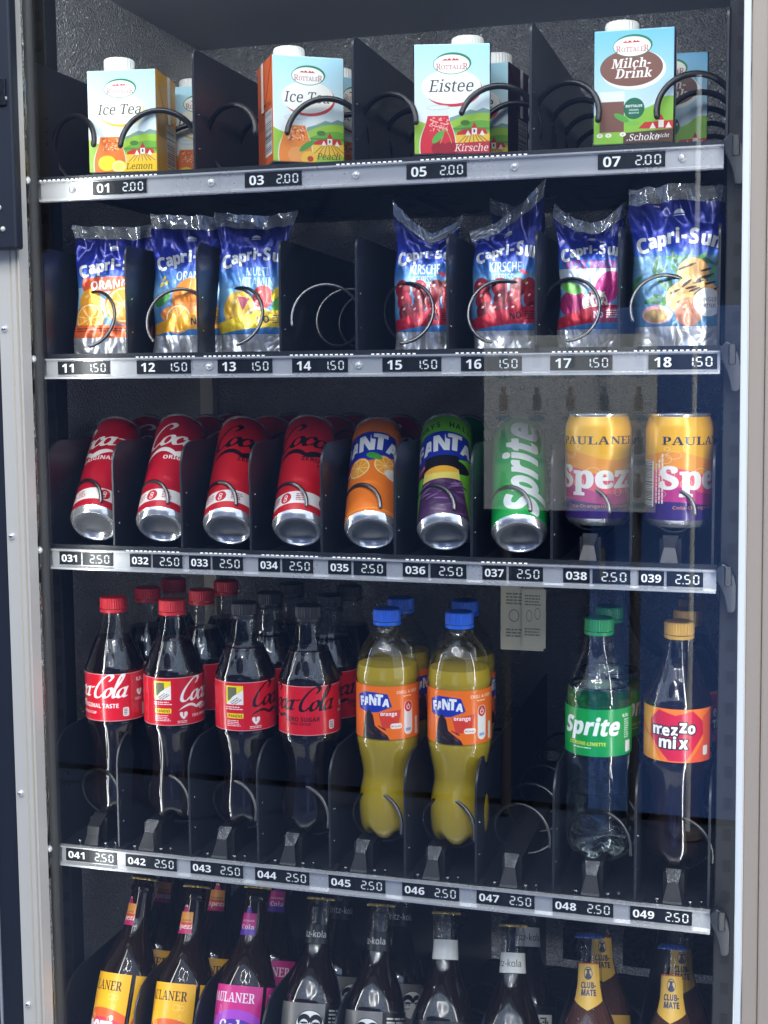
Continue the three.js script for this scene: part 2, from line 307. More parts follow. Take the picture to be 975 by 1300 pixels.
const atlasIds = ['01', '03', '05', '07', '11', '12', '13', '14', '15', '16', '17', '18', ...[1, 2, 3, 4, 5, 6, 7, 8, 9].map((k) => '03' + k), ...[1, 2, 3, 4, 5, 6, 7, 8, 9].map((k) => '04' + k)];
const atlasTex = canvas(1024, 640, (x) => { fillR(x, '#0c0e12', 0, 0, 1024, 640); atlasIds.forEach((id, i) => T(x, id, (i % 6) * 170 + 85, Math.floor(i / 6) * 128 + 66, id.length > 2 ? 98 : 118, { bold: true, fill: '#f1f3f2', sx: 0.86 })); });
const atlasMat = glossy(atlasTex, 0.35);
function numberPlate(id, w, h) {
  const g = new THREE.BoxGeometry(w, h, 0.0012), i = atlasIds.indexOf(id), u0 = (i % 6) * 170 / 1024, v1 = 1 - Math.floor(i / 6) * 128 / 640, uv = g.attributes.uv;
  for (let k = 0; k < uv.count; k++) uv.setXY(k, u0 + (k >= 16 && k < 20 ? uv.getX(k) : 0.02) * 170 / 1024, v1 - (1 - (k >= 16 && k < 20 ? uv.getY(k) : 0.98)) * 128 / 640);
  return g;
}
function plateGeo(frontH, depth, r, drop, th = 0.002) {    // a lane divider: upright sheet with a rounded front corner, front edge at depth 0
  const s = new THREE.Shape(); s.moveTo(0, 0); s.lineTo(0, frontH - r); s.quadraticCurveTo(0, frontH - r * 0.12, r, frontH); s.lineTo(depth, frontH - drop); s.lineTo(depth, 0); s.closePath();
  const g = new THREE.ExtrudeGeometry(s, { depth: th, bevelEnabled: true, bevelSize: 0.0005, bevelThickness: 0.0005, bevelSegments: 2, curveSegments: 14 });
  g.rotateY(PI / 2); g.translate(-th / 2, 0, 0); return g;
}
const boltGeo = mergeGeometries([new THREE.CylinderGeometry(0.0028, 0.0028, 0.0016, 12).toNonIndexed(), moved(new THREE.CylinderGeometry(0.0012, 0.0012, 0.006, 8), 0, -0.003, 0).toNonIndexed()]);
const rivetGeo = new THREE.SphereGeometry(0.0046, 16, 10, 0, TAU, 0, PI / 2);
function leverGeo(flip) {
  const s = new THREE.Shape(); s.moveTo(0, 0.012); s.quadraticCurveTo(-0.012, 0.008, -0.014, -0.012); s.lineTo(-0.014, -0.035); s.quadraticCurveTo(-0.012, -0.04, -0.006, -0.038); s.quadraticCurveTo(-0.004, -0.02, 0.004, -0.006); s.lineTo(0.006, 0.006); s.closePath();
  const g = new THREE.ExtrudeGeometry(s, { depth: 0.012, bevelEnabled: true, bevelSize: 0.001, bevelThickness: 0.001, bevelSegments: 2 });
  if (flip) g.rotateY(PI), g.translate(0, 0, 0.012);
  return g;
}
const leverL = leverGeo(false), leverR = leverGeo(true);
const hingeGeo = extrude([[0, 0], [0.012, 0.0], [0.014, 0.07], [0.012, 0.075]], 0.002, 0.0004);
function rampGeo() {
  const g1 = sweepX([[0, 0.032], [0, 0], [0.5, 0], [0.5, 0.032]], -0.012, 0.012); g1.translate(0, 0, -0.03); return g1;
}
const ramp = rampGeo();
// the bent tab in front of a ramp: narrow waist, flared head that leans back
function tabGeo(rows) {
  const pos = [], idx = [], th = 0.0016;
  for (const [w, y, z] of rows) pos.push(-w, y, z, w, y, z, -w, y, z - th, w, y, z - th);
  for (let i = 0; i < rows.length - 1; i++) { const a = i * 4, b = a + 4; idx.push(a, a + 1, b, a + 1, b + 1, b, a + 2, b + 2, a + 3, a + 3, b + 2, b + 3, a, b, a + 2, a + 2, b, b + 2, a + 1, a + 3, b + 1, a + 3, b + 3, b + 1); }
  const g = new THREE.BufferGeometry(); g.setAttribute('position', new THREE.Float32BufferAttribute(pos, 3)); g.setIndex(idx);
  const n = g.toNonIndexed(); n.computeVertexNormals(); n.setAttribute('uv', new THREE.Float32BufferAttribute(new Float32Array(n.attributes.position.count * 2).map((_, i) => i % 2 ? n.attributes.position.getY(i >> 1) * 30 : n.attributes.position.getX(i >> 1) * 30), 2)); return n;
}
const tabFoot = tabGeo([[0.0105, 0.0, 0.0], [0.0105, 0.002, -0.002], [0.006, 0.021, -0.01]]), tabHead = tabGeo([[0.006, 0.021, -0.01], [0.0088, 0.033, -0.023]]);
const tabBent = tabGeo([[0.010, 0.0, 0.0], [0.008, 0.012, -0.006], [0.0085, 0.022, -0.008], [0.009, 0.034, -0.03]]);

function shelf(label, y, o) {
  const t = thing('shelf_tray', label, 'vending tray', 'pull-out trays of the machine'); t.position.set(0, y, 0);
  part(t, 'tray_floor', box(0.83, 0.004, 0.54, 0.001), M.tray, [-0.005, (o.floor ?? 0) - 0.0045, -0.282]);
  part(t, 'front_lip', box(0.828, o.lip + 0.006, 0.003), M.tray, [-0.004, (o.lip - 0.006) / 2, -0.0065]);
  const prof = [[-0.001, -0.0235], [-0.007, -0.025], [-0.007, -0.0225], [0, -0.021], [0, -0.0205], [0, -0.0025], [-0.004, -0.0018], [-0.004, 0.0], [0.004, 0.0], [0.004, -0.025]];
  const rail = part(t, 'price_rail', sweepX(prof, -0.41, 0.41), M.alu);
  const G = o.gap;
  for (const [id, a, b, price] of o.tags) {
    const split = a + (b - a) * (id.length > 2 ? 0.44 : 0.42), yy = -0.0115, h = 0.0162;
    part(rail, 'number_plate', numberPlate(id, split - a - G, h), atlasMat, [(a + split - G) / 2, yy, 0.0006]);
    part(rail, 'price_display', box(b - split, h, 0.0014), priceMat[price], [(split + b) / 2, yy, 0.0006]);
  }
  for (const x of o.rivets ?? []) { const r = part(rail, 'rivet', rivetGeo, M.alu, [x, -0.0115, 0], [PI / 2, 0, 0]); }
  const fd = plateGeo(o.dividerH, o.depth ?? 0.5, o.r, o.drop ?? 0.0);
  for (const x of o.dividers) {
    const d = part(t, 'lane_divider', fd, M.plate, [x, -0.003, -0.009]);
    if (x > -0.4 && x < 0.39) { part(d, 'foot', tubeFoot, M.plate, [0, 0.004, 0.002]); for (const yy of [0.035, 0.075]) part(d, 'stud', studGeo, M.chrome, [0.0012, yy, -0.012]); }
    else for (const yy of [0.055, 0.07, 0.086]) part(d, 'hole', holeGeo, M.hole, [x < 0 ? 0.0016 : -0.0016, Math.min(yy, o.dividerH - 0.03), -0.028]);
  }
  for (const [x, hand, start, len] of o.coils) part(t, 'spiral_coil', o.coilGeo[hand + ',' + start] ??= coil(o.R, o.pitch, 5.2, o.wire, hand, start), o.coilMat, [x, o.coilY, -0.012]), part(t, 'motor_hub', hubGeo, M.black, [x, o.coilY, -0.515]);
  for (const [x, kind] of o.tabs ?? []) {
    part(t, 'support_rail', ramp, M.clip, [x, -0.003, 0]);
    if (kind === 'bent') part(t, 'stop_tab', tabBent, M.clip, [x, 0, -0.008]);
    else { const f = part(t, 'stop_tab', tabFoot, M.clip, [x, 0, -0.008]); part(f, 'tab_face', tabHead, kind === 'dark' ? M.clip : M.clipFace, [0, 0, 0.0003]); }
    for (const dx of [-0.017, 0.02, 0.032]) part(t, 'bolt', boltGeo, M.chrome, [x + dx, 0.004, -0.012 - (dx > 0.03 ? 0.004 : 0)]);
  }
  if (o.glintRuns) for (const [a, b] of o.glintRuns) { const gs = []; for (let x = a; x < b; x += 0.0062) gs.push(moved(box(0.0036, 0.0014, 0.0012, 0.0004), x, 0.0008, 0.003)); part(rail, 'reflection_dots', mergeGeometries(gs), M.reflectionGlow, null).userData.kind = 'stuff'; }  // glowing dots stand for light mirrored along the rail lip, not lamps
  const l = part(t, 'latch_lever', leverL, M.black, [-0.414, -0.004, 0.004]); part(l, 'screw', rivetGeo, M.alu, [0.0, 0.004, 0.013], [PI / 2, 0, 0]);
  part(t, 'hinge_plate', hingeGeo, M.plate, [-0.424, 0.004, 0.004]);
  const r = part(t, 'latch_lever', leverR, M.black, [0.417, -0.004, 0.004]); part(r, 'catch', box(0.008, 0.022, 0.008, 0.002), M.clip, [0.006, 0.0, 0.012]);
  return t;
}
const hubGeo = mergeGeometries([new THREE.CylinderGeometry(0.012, 0.016, 0.05, 20).rotateX(PI / 2), moved(box(0.05, 0.05, 0.03), 0, 0, -0.02)]);
const tubeFoot = sweepX([[-0.004, 0], [-0.004, -0.002], [0.02, -0.002], [0.02, 0]], -0.009, 0.009), studGeo = new THREE.SphereGeometry(0.0011, 8, 6), holeGeo = new THREE.CylinderGeometry(0.0018, 0.0018, 0.0012, 10).rotateZ(PI / 2);

const Y1 = 0.84105, Y2 = 0.62432, Y3 = 0.38607, Y4 = 0, Y5 = -0.335;
shelf('topmost black tray holding the drink cartons, price tags 01 to 07', Y1, {
  lip: 0.006, gap: 0, tags: [['01', -0.335, -0.263, '200'], ['03', -0.136, -0.065, '200'], ['05', 0.061, 0.131, '200'], ['07', 0.277, 0.349, '200']], rivets: [-0.363, -0.179, 0.001, 0.185, 0.367],
  dividerH: 0.15, r: 0.013, depth: 0.5, floor: 0.010, dividers: [-0.419, -0.204, -0.005, 0.201, 0.412],
  R: 0.041, pitch: 0.1, wire: 0.0035, coilMat: M.blackWire, coilY: 0.043, coilGeo: {},
  coils: [[-0.380, 1, 0], [-0.262, -1, 184], [-0.168, 1, 4], [-0.046, -1, 180], [0.028, 1, 4], [0.162, -1, 166], [0.235, 1, -10], [0.379, -1, 190]], glintRuns: [[-0.405, -0.25], [-0.02, 0.06], [0.08, 0.2]],
});
const tags = (l, p) => l.map(([i, a, b]) => [i, a, b, p]);
shelf('second tray from the top with the foil pouches, price tags 11 to 18', Y2, {
  lip: 0.006, gap: 0, tags: tags([['11', -0.39, -0.319], ['12', -0.282, -0.21], ['13', -0.175, -0.105], ['14', -0.08, -0.011], ['15', 0.031, 0.101], ['16', 0.124, 0.194], ['17', 0.226, 0.295], ['18', 0.334, 0.407]], '150'), rivets: [-0.186, 0.002],
  floor: 0.006, dividerH: 0.14, r: 0.014, drop: 0.01, dividers: [-0.412, -0.299, -0.204, -0.098, -0.003, 0.106, 0.208, 0.3, 0.407],
  R: 0.036, pitch: 0.09, wire: 0.0021, coilMat: M.wire, coilY: 0.049, coilGeo: {},
  coils: [[-0.363, 1, -72], [-0.243, -1, 232], [-0.165, 1, -72], [-0.05, -1, 200], [0.047, 1, -85], [0.161, -1, 262], [0.24, 1, -85], [0.348, -1, 204]], glintRuns: [[-0.28, -0.2], [-0.19, -0.11], [-0.08, -0.005], [0.02, 0.07], [0.12, 0.19], [0.23, 0.3], [0.32, 0.4]],
});
shelf('middle tray holding the cans, price tags 031 to 039', Y3, {
  lip: 0.005, gap: 0.003, tags: tags([['031', -0.396, -0.322], ['032', -0.298, -0.227], ['033', -0.218, -0.147], ['034', -0.127, -0.057], ['035', -0.038, 0.034], ['036', 0.054, 0.13], ['037', 0.149, 0.219], ['038', 0.242, 0.317], ['039', 0.326, 0.396]], '250'),
  dividerH: 0.138, r: 0.032, dividers: [-0.414, -0.324, -0.231, -0.14, -0.049, 0.042, 0.134, 0.227, 0.316, 0.405],
  R: 0.026, pitch: 0.075, wire: 0.0024, coilMat: M.wire, coilY: 0.059, coilGeo: {}, glintRuns: [[-0.3, -0.23], [-0.2, -0.14], [-0.12, -0.05], [-0.03, 0.03], [0.06, 0.12], [0.15, 0.2]],
  coils: [-0.369, -0.277, -0.186, -0.095, -0.003, 0.087, 0.176, 0.266, 0.36].map((x) => [x, 1, 2]), tabs: [[0.268, 'dark'], [0.358, 'dark']],
});
shelf('fourth tray from the top with the plastic bottles, price tags 041 to 049', Y4, {
  lip: 0, gap: 0, tags: tags([['041', -0.4, -0.328], ['042', -0.315, -0.244], ['043', -0.225, -0.154], ['044', -0.138, -0.067], ['045', -0.042, 0.03], ['046', 0.051, 0.121], ['047', 0.142, 0.211], ['048', 0.232, 0.302], ['049', 0.321, 0.39]], '250'),
  dividerH: 0.148, r: 0.04, dividers: [-0.417, -0.329, -0.229, -0.137, -0.043, 0.052, 0.139, 0.231, 0.325, 0.407],
  R: 0.037, pitch: 0.082, wire: 0.0023, coilMat: M.darkWire, coilY: 0.056, coilGeo: {},
  coils: [-0.366, -0.269, -0.178, -0.083, 0.01, 0.1, 0.19, 0.283, 0.374].map((x) => [x, 1, -6]),
  tabs: [[-0.369, 'bent'], [-0.291, ''], [-0.19, ''], [-0.099, ''], [-0.007, ''], [0.084, ''], [0.178, ''], [0.274, ''], [0.367, '']],
});
shelf('bottom tray with the glass bottles, cut off by the lower edge', Y5, {
  lip: 0, gap: 0, tags: [], dividerH: 0.15, r: 0.05, dividers: [-0.417, -0.314, -0.229, -0.137, -0.043, 0.052, 0.139, 0.231, 0.325, 0.407],
  R: 0.036, pitch: 0.08, wire: 0.002, coilMat: M.darkWire, coilY: 0.05, coilGeo: {}, coils: [-0.366, -0.269, -0.178, -0.083, 0.01, 0.1, 0.19, 0.283, 0.374].map((x) => [x, 1, -6]),
});
// ---------- cartons ----------
function scenery(x, h0) {     // hills, field, red roofs, lower half of a carton front
  const g = x.createLinearGradient(0, 0, 0, h0); g.addColorStop(0, '#a6d9ec'); g.addColorStop(1, '#e9f3f1'); x.fillStyle = g; x.fillRect(0, 0, 320, 448);
  ell(x, 215, 300, 28, 24, '#f6e26a');
  poly(x, [[150, 300], [200, 285], [235, 268], [262, 274], [290, 262], [320, 270], [320, 320], [150, 330]], '#7fa39a');
  x.beginPath(); x.moveTo(130, 330); x.quadraticCurveTo(230, 270, 320, 285); x.lineTo(320, 448); x.lineTo(0, 448); x.lineTo(0, 300); x.quadraticCurveTo(40, 330, 130, 330); x.fillStyle = '#9cc742'; x.fill();
  x.beginPath(); x.moveTo(160, 345); x.quadraticCurveTo(250, 300, 320, 318); x.lineTo(320, 360); x.lineTo(160, 360); x.fillStyle = '#6fae3c'; x.fill();
  ell(x, 215, 322, 20, 11, '#4d7d3c'); fillR(x, '#5b8f38', 140, 342, 180, 8);
  poly(x, [[180, 362], [205, 350], [300, 346], [312, 372], [180, 374]], '#c9342c');
  poly(x, [[165, 372], [320, 368], [320, 420], [165, 420]], '#f1cb45');
  x.strokeStyle = '#a4582a'; x.lineWidth = 3; for (let i = 0; i < 7; i++) { x.beginPath(); x.moveTo(225 + i * 8, 370); x.lineTo(170 + i * 28, 420); x.stroke(); }
  poly(x, [[240, 346], [254, 318], [268, 346]], '#c8322b'); fillR(x, '#f3efe6', 243, 344, 22, 26); fillR(x, '#333', 250, 350, 7, 12);
  for (const a of [215, 275]) poly(x, [[a, 374], [a + 12, 352], [a + 24, 374]], '#f3efe6');
}
function brandOval(x, cx, cy, k) {
  ell(x, cx + 4 * k, cy - 3 * k, 64 * k, 36 * k, '#1d7a4f'); ell(x, cx, cy, 63 * k, 33 * k, '#f2f4ec'); ring(x, cx, cy, 63 * k, 33 * k, '#2c7a58', 2.5);
  for (const [a, w] of [[-22, 12], [-8, 9], [8, 8], [18, 10]]) poly(x, [[cx + a * k - w * k, cy - 12 * k], [cx + a * k, cy - 22 * k + Math.abs(a) * 0.2], [cx + a * k + w * k, cy - 12 * k]], '#b8282e');
  T(x, 'R', cx - 46 * k, cy + 8 * k, 28 * k, { font: 'serif', fill: '#a32a35' }); T(x, 'OTTALE', cx + 2 * k, cy + 10 * k, 20.5 * k, { font: 'serif', fill: '#a32a35', sx: 0.96 }); T(x, 'R', cx + 47 * k, cy + 8 * k, 28 * k, { font: 'serif', fill: '#a32a35' });
}
function jug(x, col, dark) {
  x.beginPath(); x.moveTo(52, 258); x.lineTo(148, 258); x.quadraticCurveTo(138, 275, 146, 300); x.bezierCurveTo(158, 345, 185, 360, 176, 448); x.lineTo(22, 448); x.bezierCurveTo(10, 370, 46, 345, 54, 300); x.quadraticCurveTo(60, 275, 52, 258); x.fillStyle = 'rgba(225,235,232,0.9)'; x.fill();
  x.beginPath(); x.moveTo(56, 292); x.lineTo(144, 292); x.bezierCurveTo(154, 345, 180, 362, 172, 448); x.lineTo(27, 448); x.bezierCurveTo(16, 372, 48, 345, 56, 292); x.fillStyle = col; x.fill();
  for (let i = 0; i < 70; i++) { const a = 62 + rnd() * 78, b = 296 + rnd() * 55; x.fillStyle = rnd() < 0.5 ? dark : 'rgba(255,220,190,0.75)'; x.fillRect(a, b, 3 + rnd() * 8, 2 + rnd() * 5); }
  ring(x, 100, 258, 48, 9, '#cfd8d2', 4); fillR(x, 'rgba(255,255,255,0.8)', 80, 388, 12, 10);
}
const carton = {
  lemon: [(x) => { scenery(x, 300); ell(x, 158, 178, 110, 72, '#e9bd3d'); ell(x, 152, 170, 110, 68, '#efeedd'); brandOval(x, 152, 82, 1.15); T(x, 'Ice Tea', 152, 172, 62, { font: 'serif', skew: 0.2, fill: '#23282a' }); jug(x, '#e8792a', '#c2461d'); poly(x, [[150, 405], [320, 400], [320, 448], [150, 448]], '#f2c928'); ell(x, 85, 408, 42, 34, '#f6dc2a'); ell(x, 140, 424, 34, 28, '#f4e169'); ring(x, 140, 424, 27, 21, '#fff3b0', 5); T(x, 'Lemon', 238, 424, 38, { font: 'serif', skew: 0.2, fill: '#4a3c14' }); }, '#d99e22'],
  peach: [(x) => { scenery(x, 300); ell(x, 164, 180, 116, 72, '#d4453d'); ell(x, 156, 172, 118, 68, '#f4f3ea'); brandOval(x, 158, 82, 1.15); T(x, 'Ice Tea', 156, 172, 62, { font: 'serif', skew: 0.2, fill: '#23282a' }); jug(x, '#ee8a2e', '#c2461d'); ell(x, 105, 418, 40, 36, '#f0a050'); ell(x, 160, 428, 36, 28, '#f3c23e'); ell(x, 165, 432, 14, 12, '#c23a2c'); x.save(); x.translate(150, 378); x.rotate(-0.6); ell(x, 0, 0, 40, 13, '#4f9a37'); x.restore(); T(x, 'Peach', 250, 420, 38, { font: 'serif', skew: 0.2, fill: '#4a2c14' }); }, '#d2622b'],
  cherry: [(x) => { scenery(x, 300); ell(x, 164, 182, 122, 74, '#c9323f'); ell(x, 156, 174, 126, 70, '#f2f5ef'); brandOval(x, 158, 82, 1.22); T(x, 'Eistee', 158, 170, 68, { font: 'serif', skew: 0.2, fill: '#23282a' }); jug(x, '#d8303c', '#f0b4b0'); poly(x, [[165, 405], [320, 398], [320, 448], [165, 448]], '#c3363f'); ell(x, 105, 425, 34, 26, '#a31f2b'); ell(x, 155, 425, 34, 26, '#a31f2b'); x.strokeStyle = '#b9a45a'; x.lineWidth = 4; x.beginPath(); x.moveTo(110, 405); x.quadraticCurveTo(125, 360, 130, 345); x.quadraticCurveTo(150, 370, 158, 405); x.stroke(); x.save(); x.translate(100, 378); x.rotate(-0.8); ell(x, 0, 0, 34, 14, '#5cb047'); x.restore(); T(x, 'Kirsche', 243, 424, 40, { font: 'serif', skew: 0.22, fill: '#f6ece4' }); }, '#3a1420'],
  choco: [(x) => { const g = x.createLinearGradient(0, 0, 0, 300); g.addColorStop(0, '#6db9e4'); g.addColorStop(1, '#cfe6f2'); x.fillStyle = g; x.fillRect(0, 0, 320, 448); ell(x, 158, 158, 130, 78, '#eef2f0'); ell(x, 150, 150, 126, 72, '#7b5344'); brandOval(x, 152, 66, 1.2); T(x, 'Milch-', 150, 132, 50, { font: 'serif', bold: true, skew: 0.2, fill: '#f6f2ec' }); T(x, 'Drink', 160, 172, 50, { font: 'serif', bold: true, skew: 0.2, fill: '#f6f2ec' }); x.beginPath(); x.moveTo(0, 330); x.quadraticCurveTo(230, 330, 260, 280); x.quadraticCurveTo(290, 262, 320, 268); x.lineTo(320, 448); x.lineTo(0, 448); x.fillStyle = '#8cc540'; x.fill(); poly(x, [[180, 390], [205, 366], [320, 362], [320, 396]], '#c9342c'); for (const a of [225, 288]) poly(x, [[a, 392], [a + 13, 368], [a + 26, 392]], '#f3efe6'); poly(x, [[258, 362], [271, 336], [284, 362]], '#c8322b'); fillR(x, '#f3efe6', 260, 360, 22, 30); fillR(x, 'rgba(235,236,228,0.85)', 22, 240, 102, 110); fillR(x, '#7d5546', 24, 280, 98, 122); poly(x, [[120, 405], [320, 396], [320, 448], [60, 448]], '#5b4032'); fillR(x, '#8cc540', 0, 400, 120, 48); for (const a of [25, 60, 118]) { ell(x, a, 416 - (a % 7), 13, 9, '#f2f3ea'); ell(x, a, 416 - (a % 7), 4, 3, '#e0c24a'); } ell(x, 162, 310, 42, 42, '#1d6b4c'); T(x, 'ROTTALER', 162, 300, 14, { bold: true }); T(x, 'ORIGINAL', 162, 316, 9, {}); T(x, 'REZEPTUR', 162, 328, 9, {}); x.save(); x.translate(112, 345); x.rotate(0.5); ell(x, 0, 0, 34, 12, '#57a844'); x.restore(); ell(x, 158, 368, 26, 10, '#7cc04c'); T(x, '.Schoko', 200, 424, 36, { font: 'serif', skew: 0.2 }); T(x, 'leicht', 278, 420, 20, { font: 'serif', skew: 0.2 }); }, '#2b1f22'],
};
const cartonMats = {};
function cartonFaces(kind) {
  if (cartonMats[kind]) return cartonMats[kind];
  const [draw, sideCol] = carton[kind];
  const side = canvas(320, 448, (x) => { fillR(x, sideCol, 0, 0, 320, 448); small(x, 20, 180, 280, 12, 9, 'rgba(30,20,10,0.7)'); small(x, 150, 310, 150, 12, 9, 'rgba(240,240,235,0.5)'); barcode(x, 160, 220, 140, 190, true); ring(x, 230, 70, 18, 26, 'rgba(40,30,20,0.7)', 4); });
  const s = glossy(side, 0.4), top = std([0.55, 0.66, 0.7], 0.4);
  return cartonMats[kind] = [s, s, top, top, glossy(canvas(320, 448, draw), 0.34, { clearcoat: 0.25, clearcoatRoughness: 0.3 }), s];
}
const cartonGeo = box(0.087, 0.123, 0.087, 0.0016), capWhite = std([0.8, 0.8, 0.77], 0.45), screwCap = ribbed(0.019, 0.016, 30, 0.0007);
const flapGeo = extrude([[-0.042, 0.0], [0.042, 0.0], [0.004, -0.05], [-0.004, -0.05]], 0.0008, 0.0003), seamGeo = box(0.009, 0.058, 0.0006);
function drinkCarton(kind, label, x, z, yaw, capX, capZ, group) {
  const t = place(thing('drink_carton', label, 'drink carton', group), [x, Y1 + 0.0115, z], [0, rad(yaw), 0]);
  part(t, 'carton_body', cartonGeo, cartonFaces(kind), [0, 0.0615, 0]);
  const sideCol = new THREE.Color(carton[kind][1]), fm = std([sideCol.r * 0.9, sideCol.g * 0.9, sideCol.b * 0.9], 0.45), seam = std([0.72, 0.72, 0.68], 0.5);
  for (const s of [-1, 1]) { part(t, 'side_flap', flapGeo, fm, [s * 0.0434, 0.1222, 0], [0, s * PI / 2, 0]); part(t, 'seam_strip', seamGeo, seam, [s * 0.0446, 0.094, -0.01], [0, s * PI / 2, 0]); }
  part(t, 'cap_collar', lathe([[0.0205, 0], [0.0205, 0.003], [0.018, 0.005]], 40), capWhite, [capX, 0.1225, capZ]);
  part(t, 'screw_cap', screwCap, capWhite, [capX, 0.126, capZ]);
  return t;
}
const GC = 'drink cartons on the top tray';
drinkCarton('lemon', 'ice tea carton with lemons and an orange jug, front left on top tray', -0.317, -0.075, 9, -0.012, 0.012, GC);
drinkCarton('peach', 'ice tea carton with peaches and an orange side, turned to the right', -0.093, -0.075, 33, -0.012, -0.005, GC);
drinkCarton('cherry', 'iced tea carton with a red jug and cherries', 0.0965, -0.075, 13, 0.018, -0.012, GC);
drinkCarton('choco', 'chocolate milk carton with a brown oval, front right on top tray', 0.309, -0.075, 3, -0.016, -0.006, GC);
drinkCarton('lemon', 'second ice tea carton half hidden behind the lemon one', -0.266, -0.19, 12, -0.02, -0.012, GC);
drinkCarton('peach', 'rear ice tea carton showing only its edge behind the peach one', -0.09, -0.19, 60, 0.01, -0.0, GC);
drinkCarton('cherry', 'rear cherry carton with dark side behind the front cherry carton', 0.112, -0.185, -6, 0.015, 0.0, GC);
drinkCarton('choco', 'rear milk carton showing a blue strip behind the chocolate milk one', 0.336, -0.2, 6, -0.02, -0.01, GC);

// ---------- foil pouches ----------
function pouchArt(draw) { return canvas(400, 520, (x) => { const g = x.createLinearGradient(0, 0, 0, 520); g.addColorStop(0, '#0d1678'); g.addColorStop(0.3, '#1c36b4'); g.addColorStop(0.42, '#2a66b8'); g.addColorStop(0.62, '#7fb2d8'); g.addColorStop(1, '#3d78b8'); x.fillStyle = g; x.fillRect(0, 0, 400, 520); draw(x);
  ell(x, 205, 52, 24, 16, '#d8dde6', 0, PI, TAU); fillR(x, '#d8dde6', 181, 56, 48, 4);
  letters(x, 'Capri-Sun', 48, 150, 82, 38.5, (i) => [[26, 8, 0, -8, -12, -14, -10, 0, 10][i], [-0.22, -0.16, -0.1, -0.05, 0, 0.02, 0.06, 0.12, 0.2][i], i === 0 || i === 6 ? 1.05 : 0.95], { bold: true, fill: '#dfe4ea', stroke: [['#1c2c70', 10], ['#dfe4ea', 4]], off: [-6, 2, 4, 2, -4, -14, -8, 6, 12] }); }); }
const fruit = (x, a, b, r, col, hi) => { ell(x, a, b, r, r, col); ell(x, a - r * 0.3, b - r * 0.4, r * 0.2, r * 0.12, hi, -0.5); };
function slice(x, a, b, r, rot = 0) { ell(x, a, b, r, r * 0.94, '#e8861c', rot); ell(x, a, b, r * 0.9, r * 0.85, '#f7e2a8', rot); ell(x, a, b, r * 0.82, r * 0.77, '#f2a030', rot); x.strokeStyle = '#f9d890'; x.lineWidth = r * 0.05; for (let i = 0; i < 9; i++) { const g = i / 9 * TAU + rot; x.beginPath(); x.moveTo(a, b); x.lineTo(a + Math.cos(g) * r * 0.8, b + Math.sin(g) * r * 0.75); x.stroke(); } }
function cherries(x) { for (let i = 0; i < 12; i++) { const a = 55 + (i % 4) * 92 + (i % 3) * 12, b = 320 + Math.floor(i / 4) * 55; fruit(x, a, b, 46, ['#8e1420', '#a51d2a', '#6f0e18'][i % 3], '#f0c0bc'); } x.strokeStyle = '#6f8a3a'; x.lineWidth = 5; for (const a of [90, 210, 300]) { x.beginPath(); x.moveTo(a, 300); x.quadraticCurveTo(a + 30, 260, a + 60, 250); x.stroke(); } }
const banner = (x, col, tcol, txt) => { x.beginPath(); x.moveTo(0, 470); x.quadraticCurveTo(200, 400, 400, 410); x.lineTo(400, 490); x.quadraticCurveTo(200, 480, 0, 520); x.fillStyle = col; x.fill(); T(x, txt, 250, 452, 46, { bold: true, fill: tcol, rot: -0.08 }); small(x, 300, 432, 80, 4, 10, tcol); };
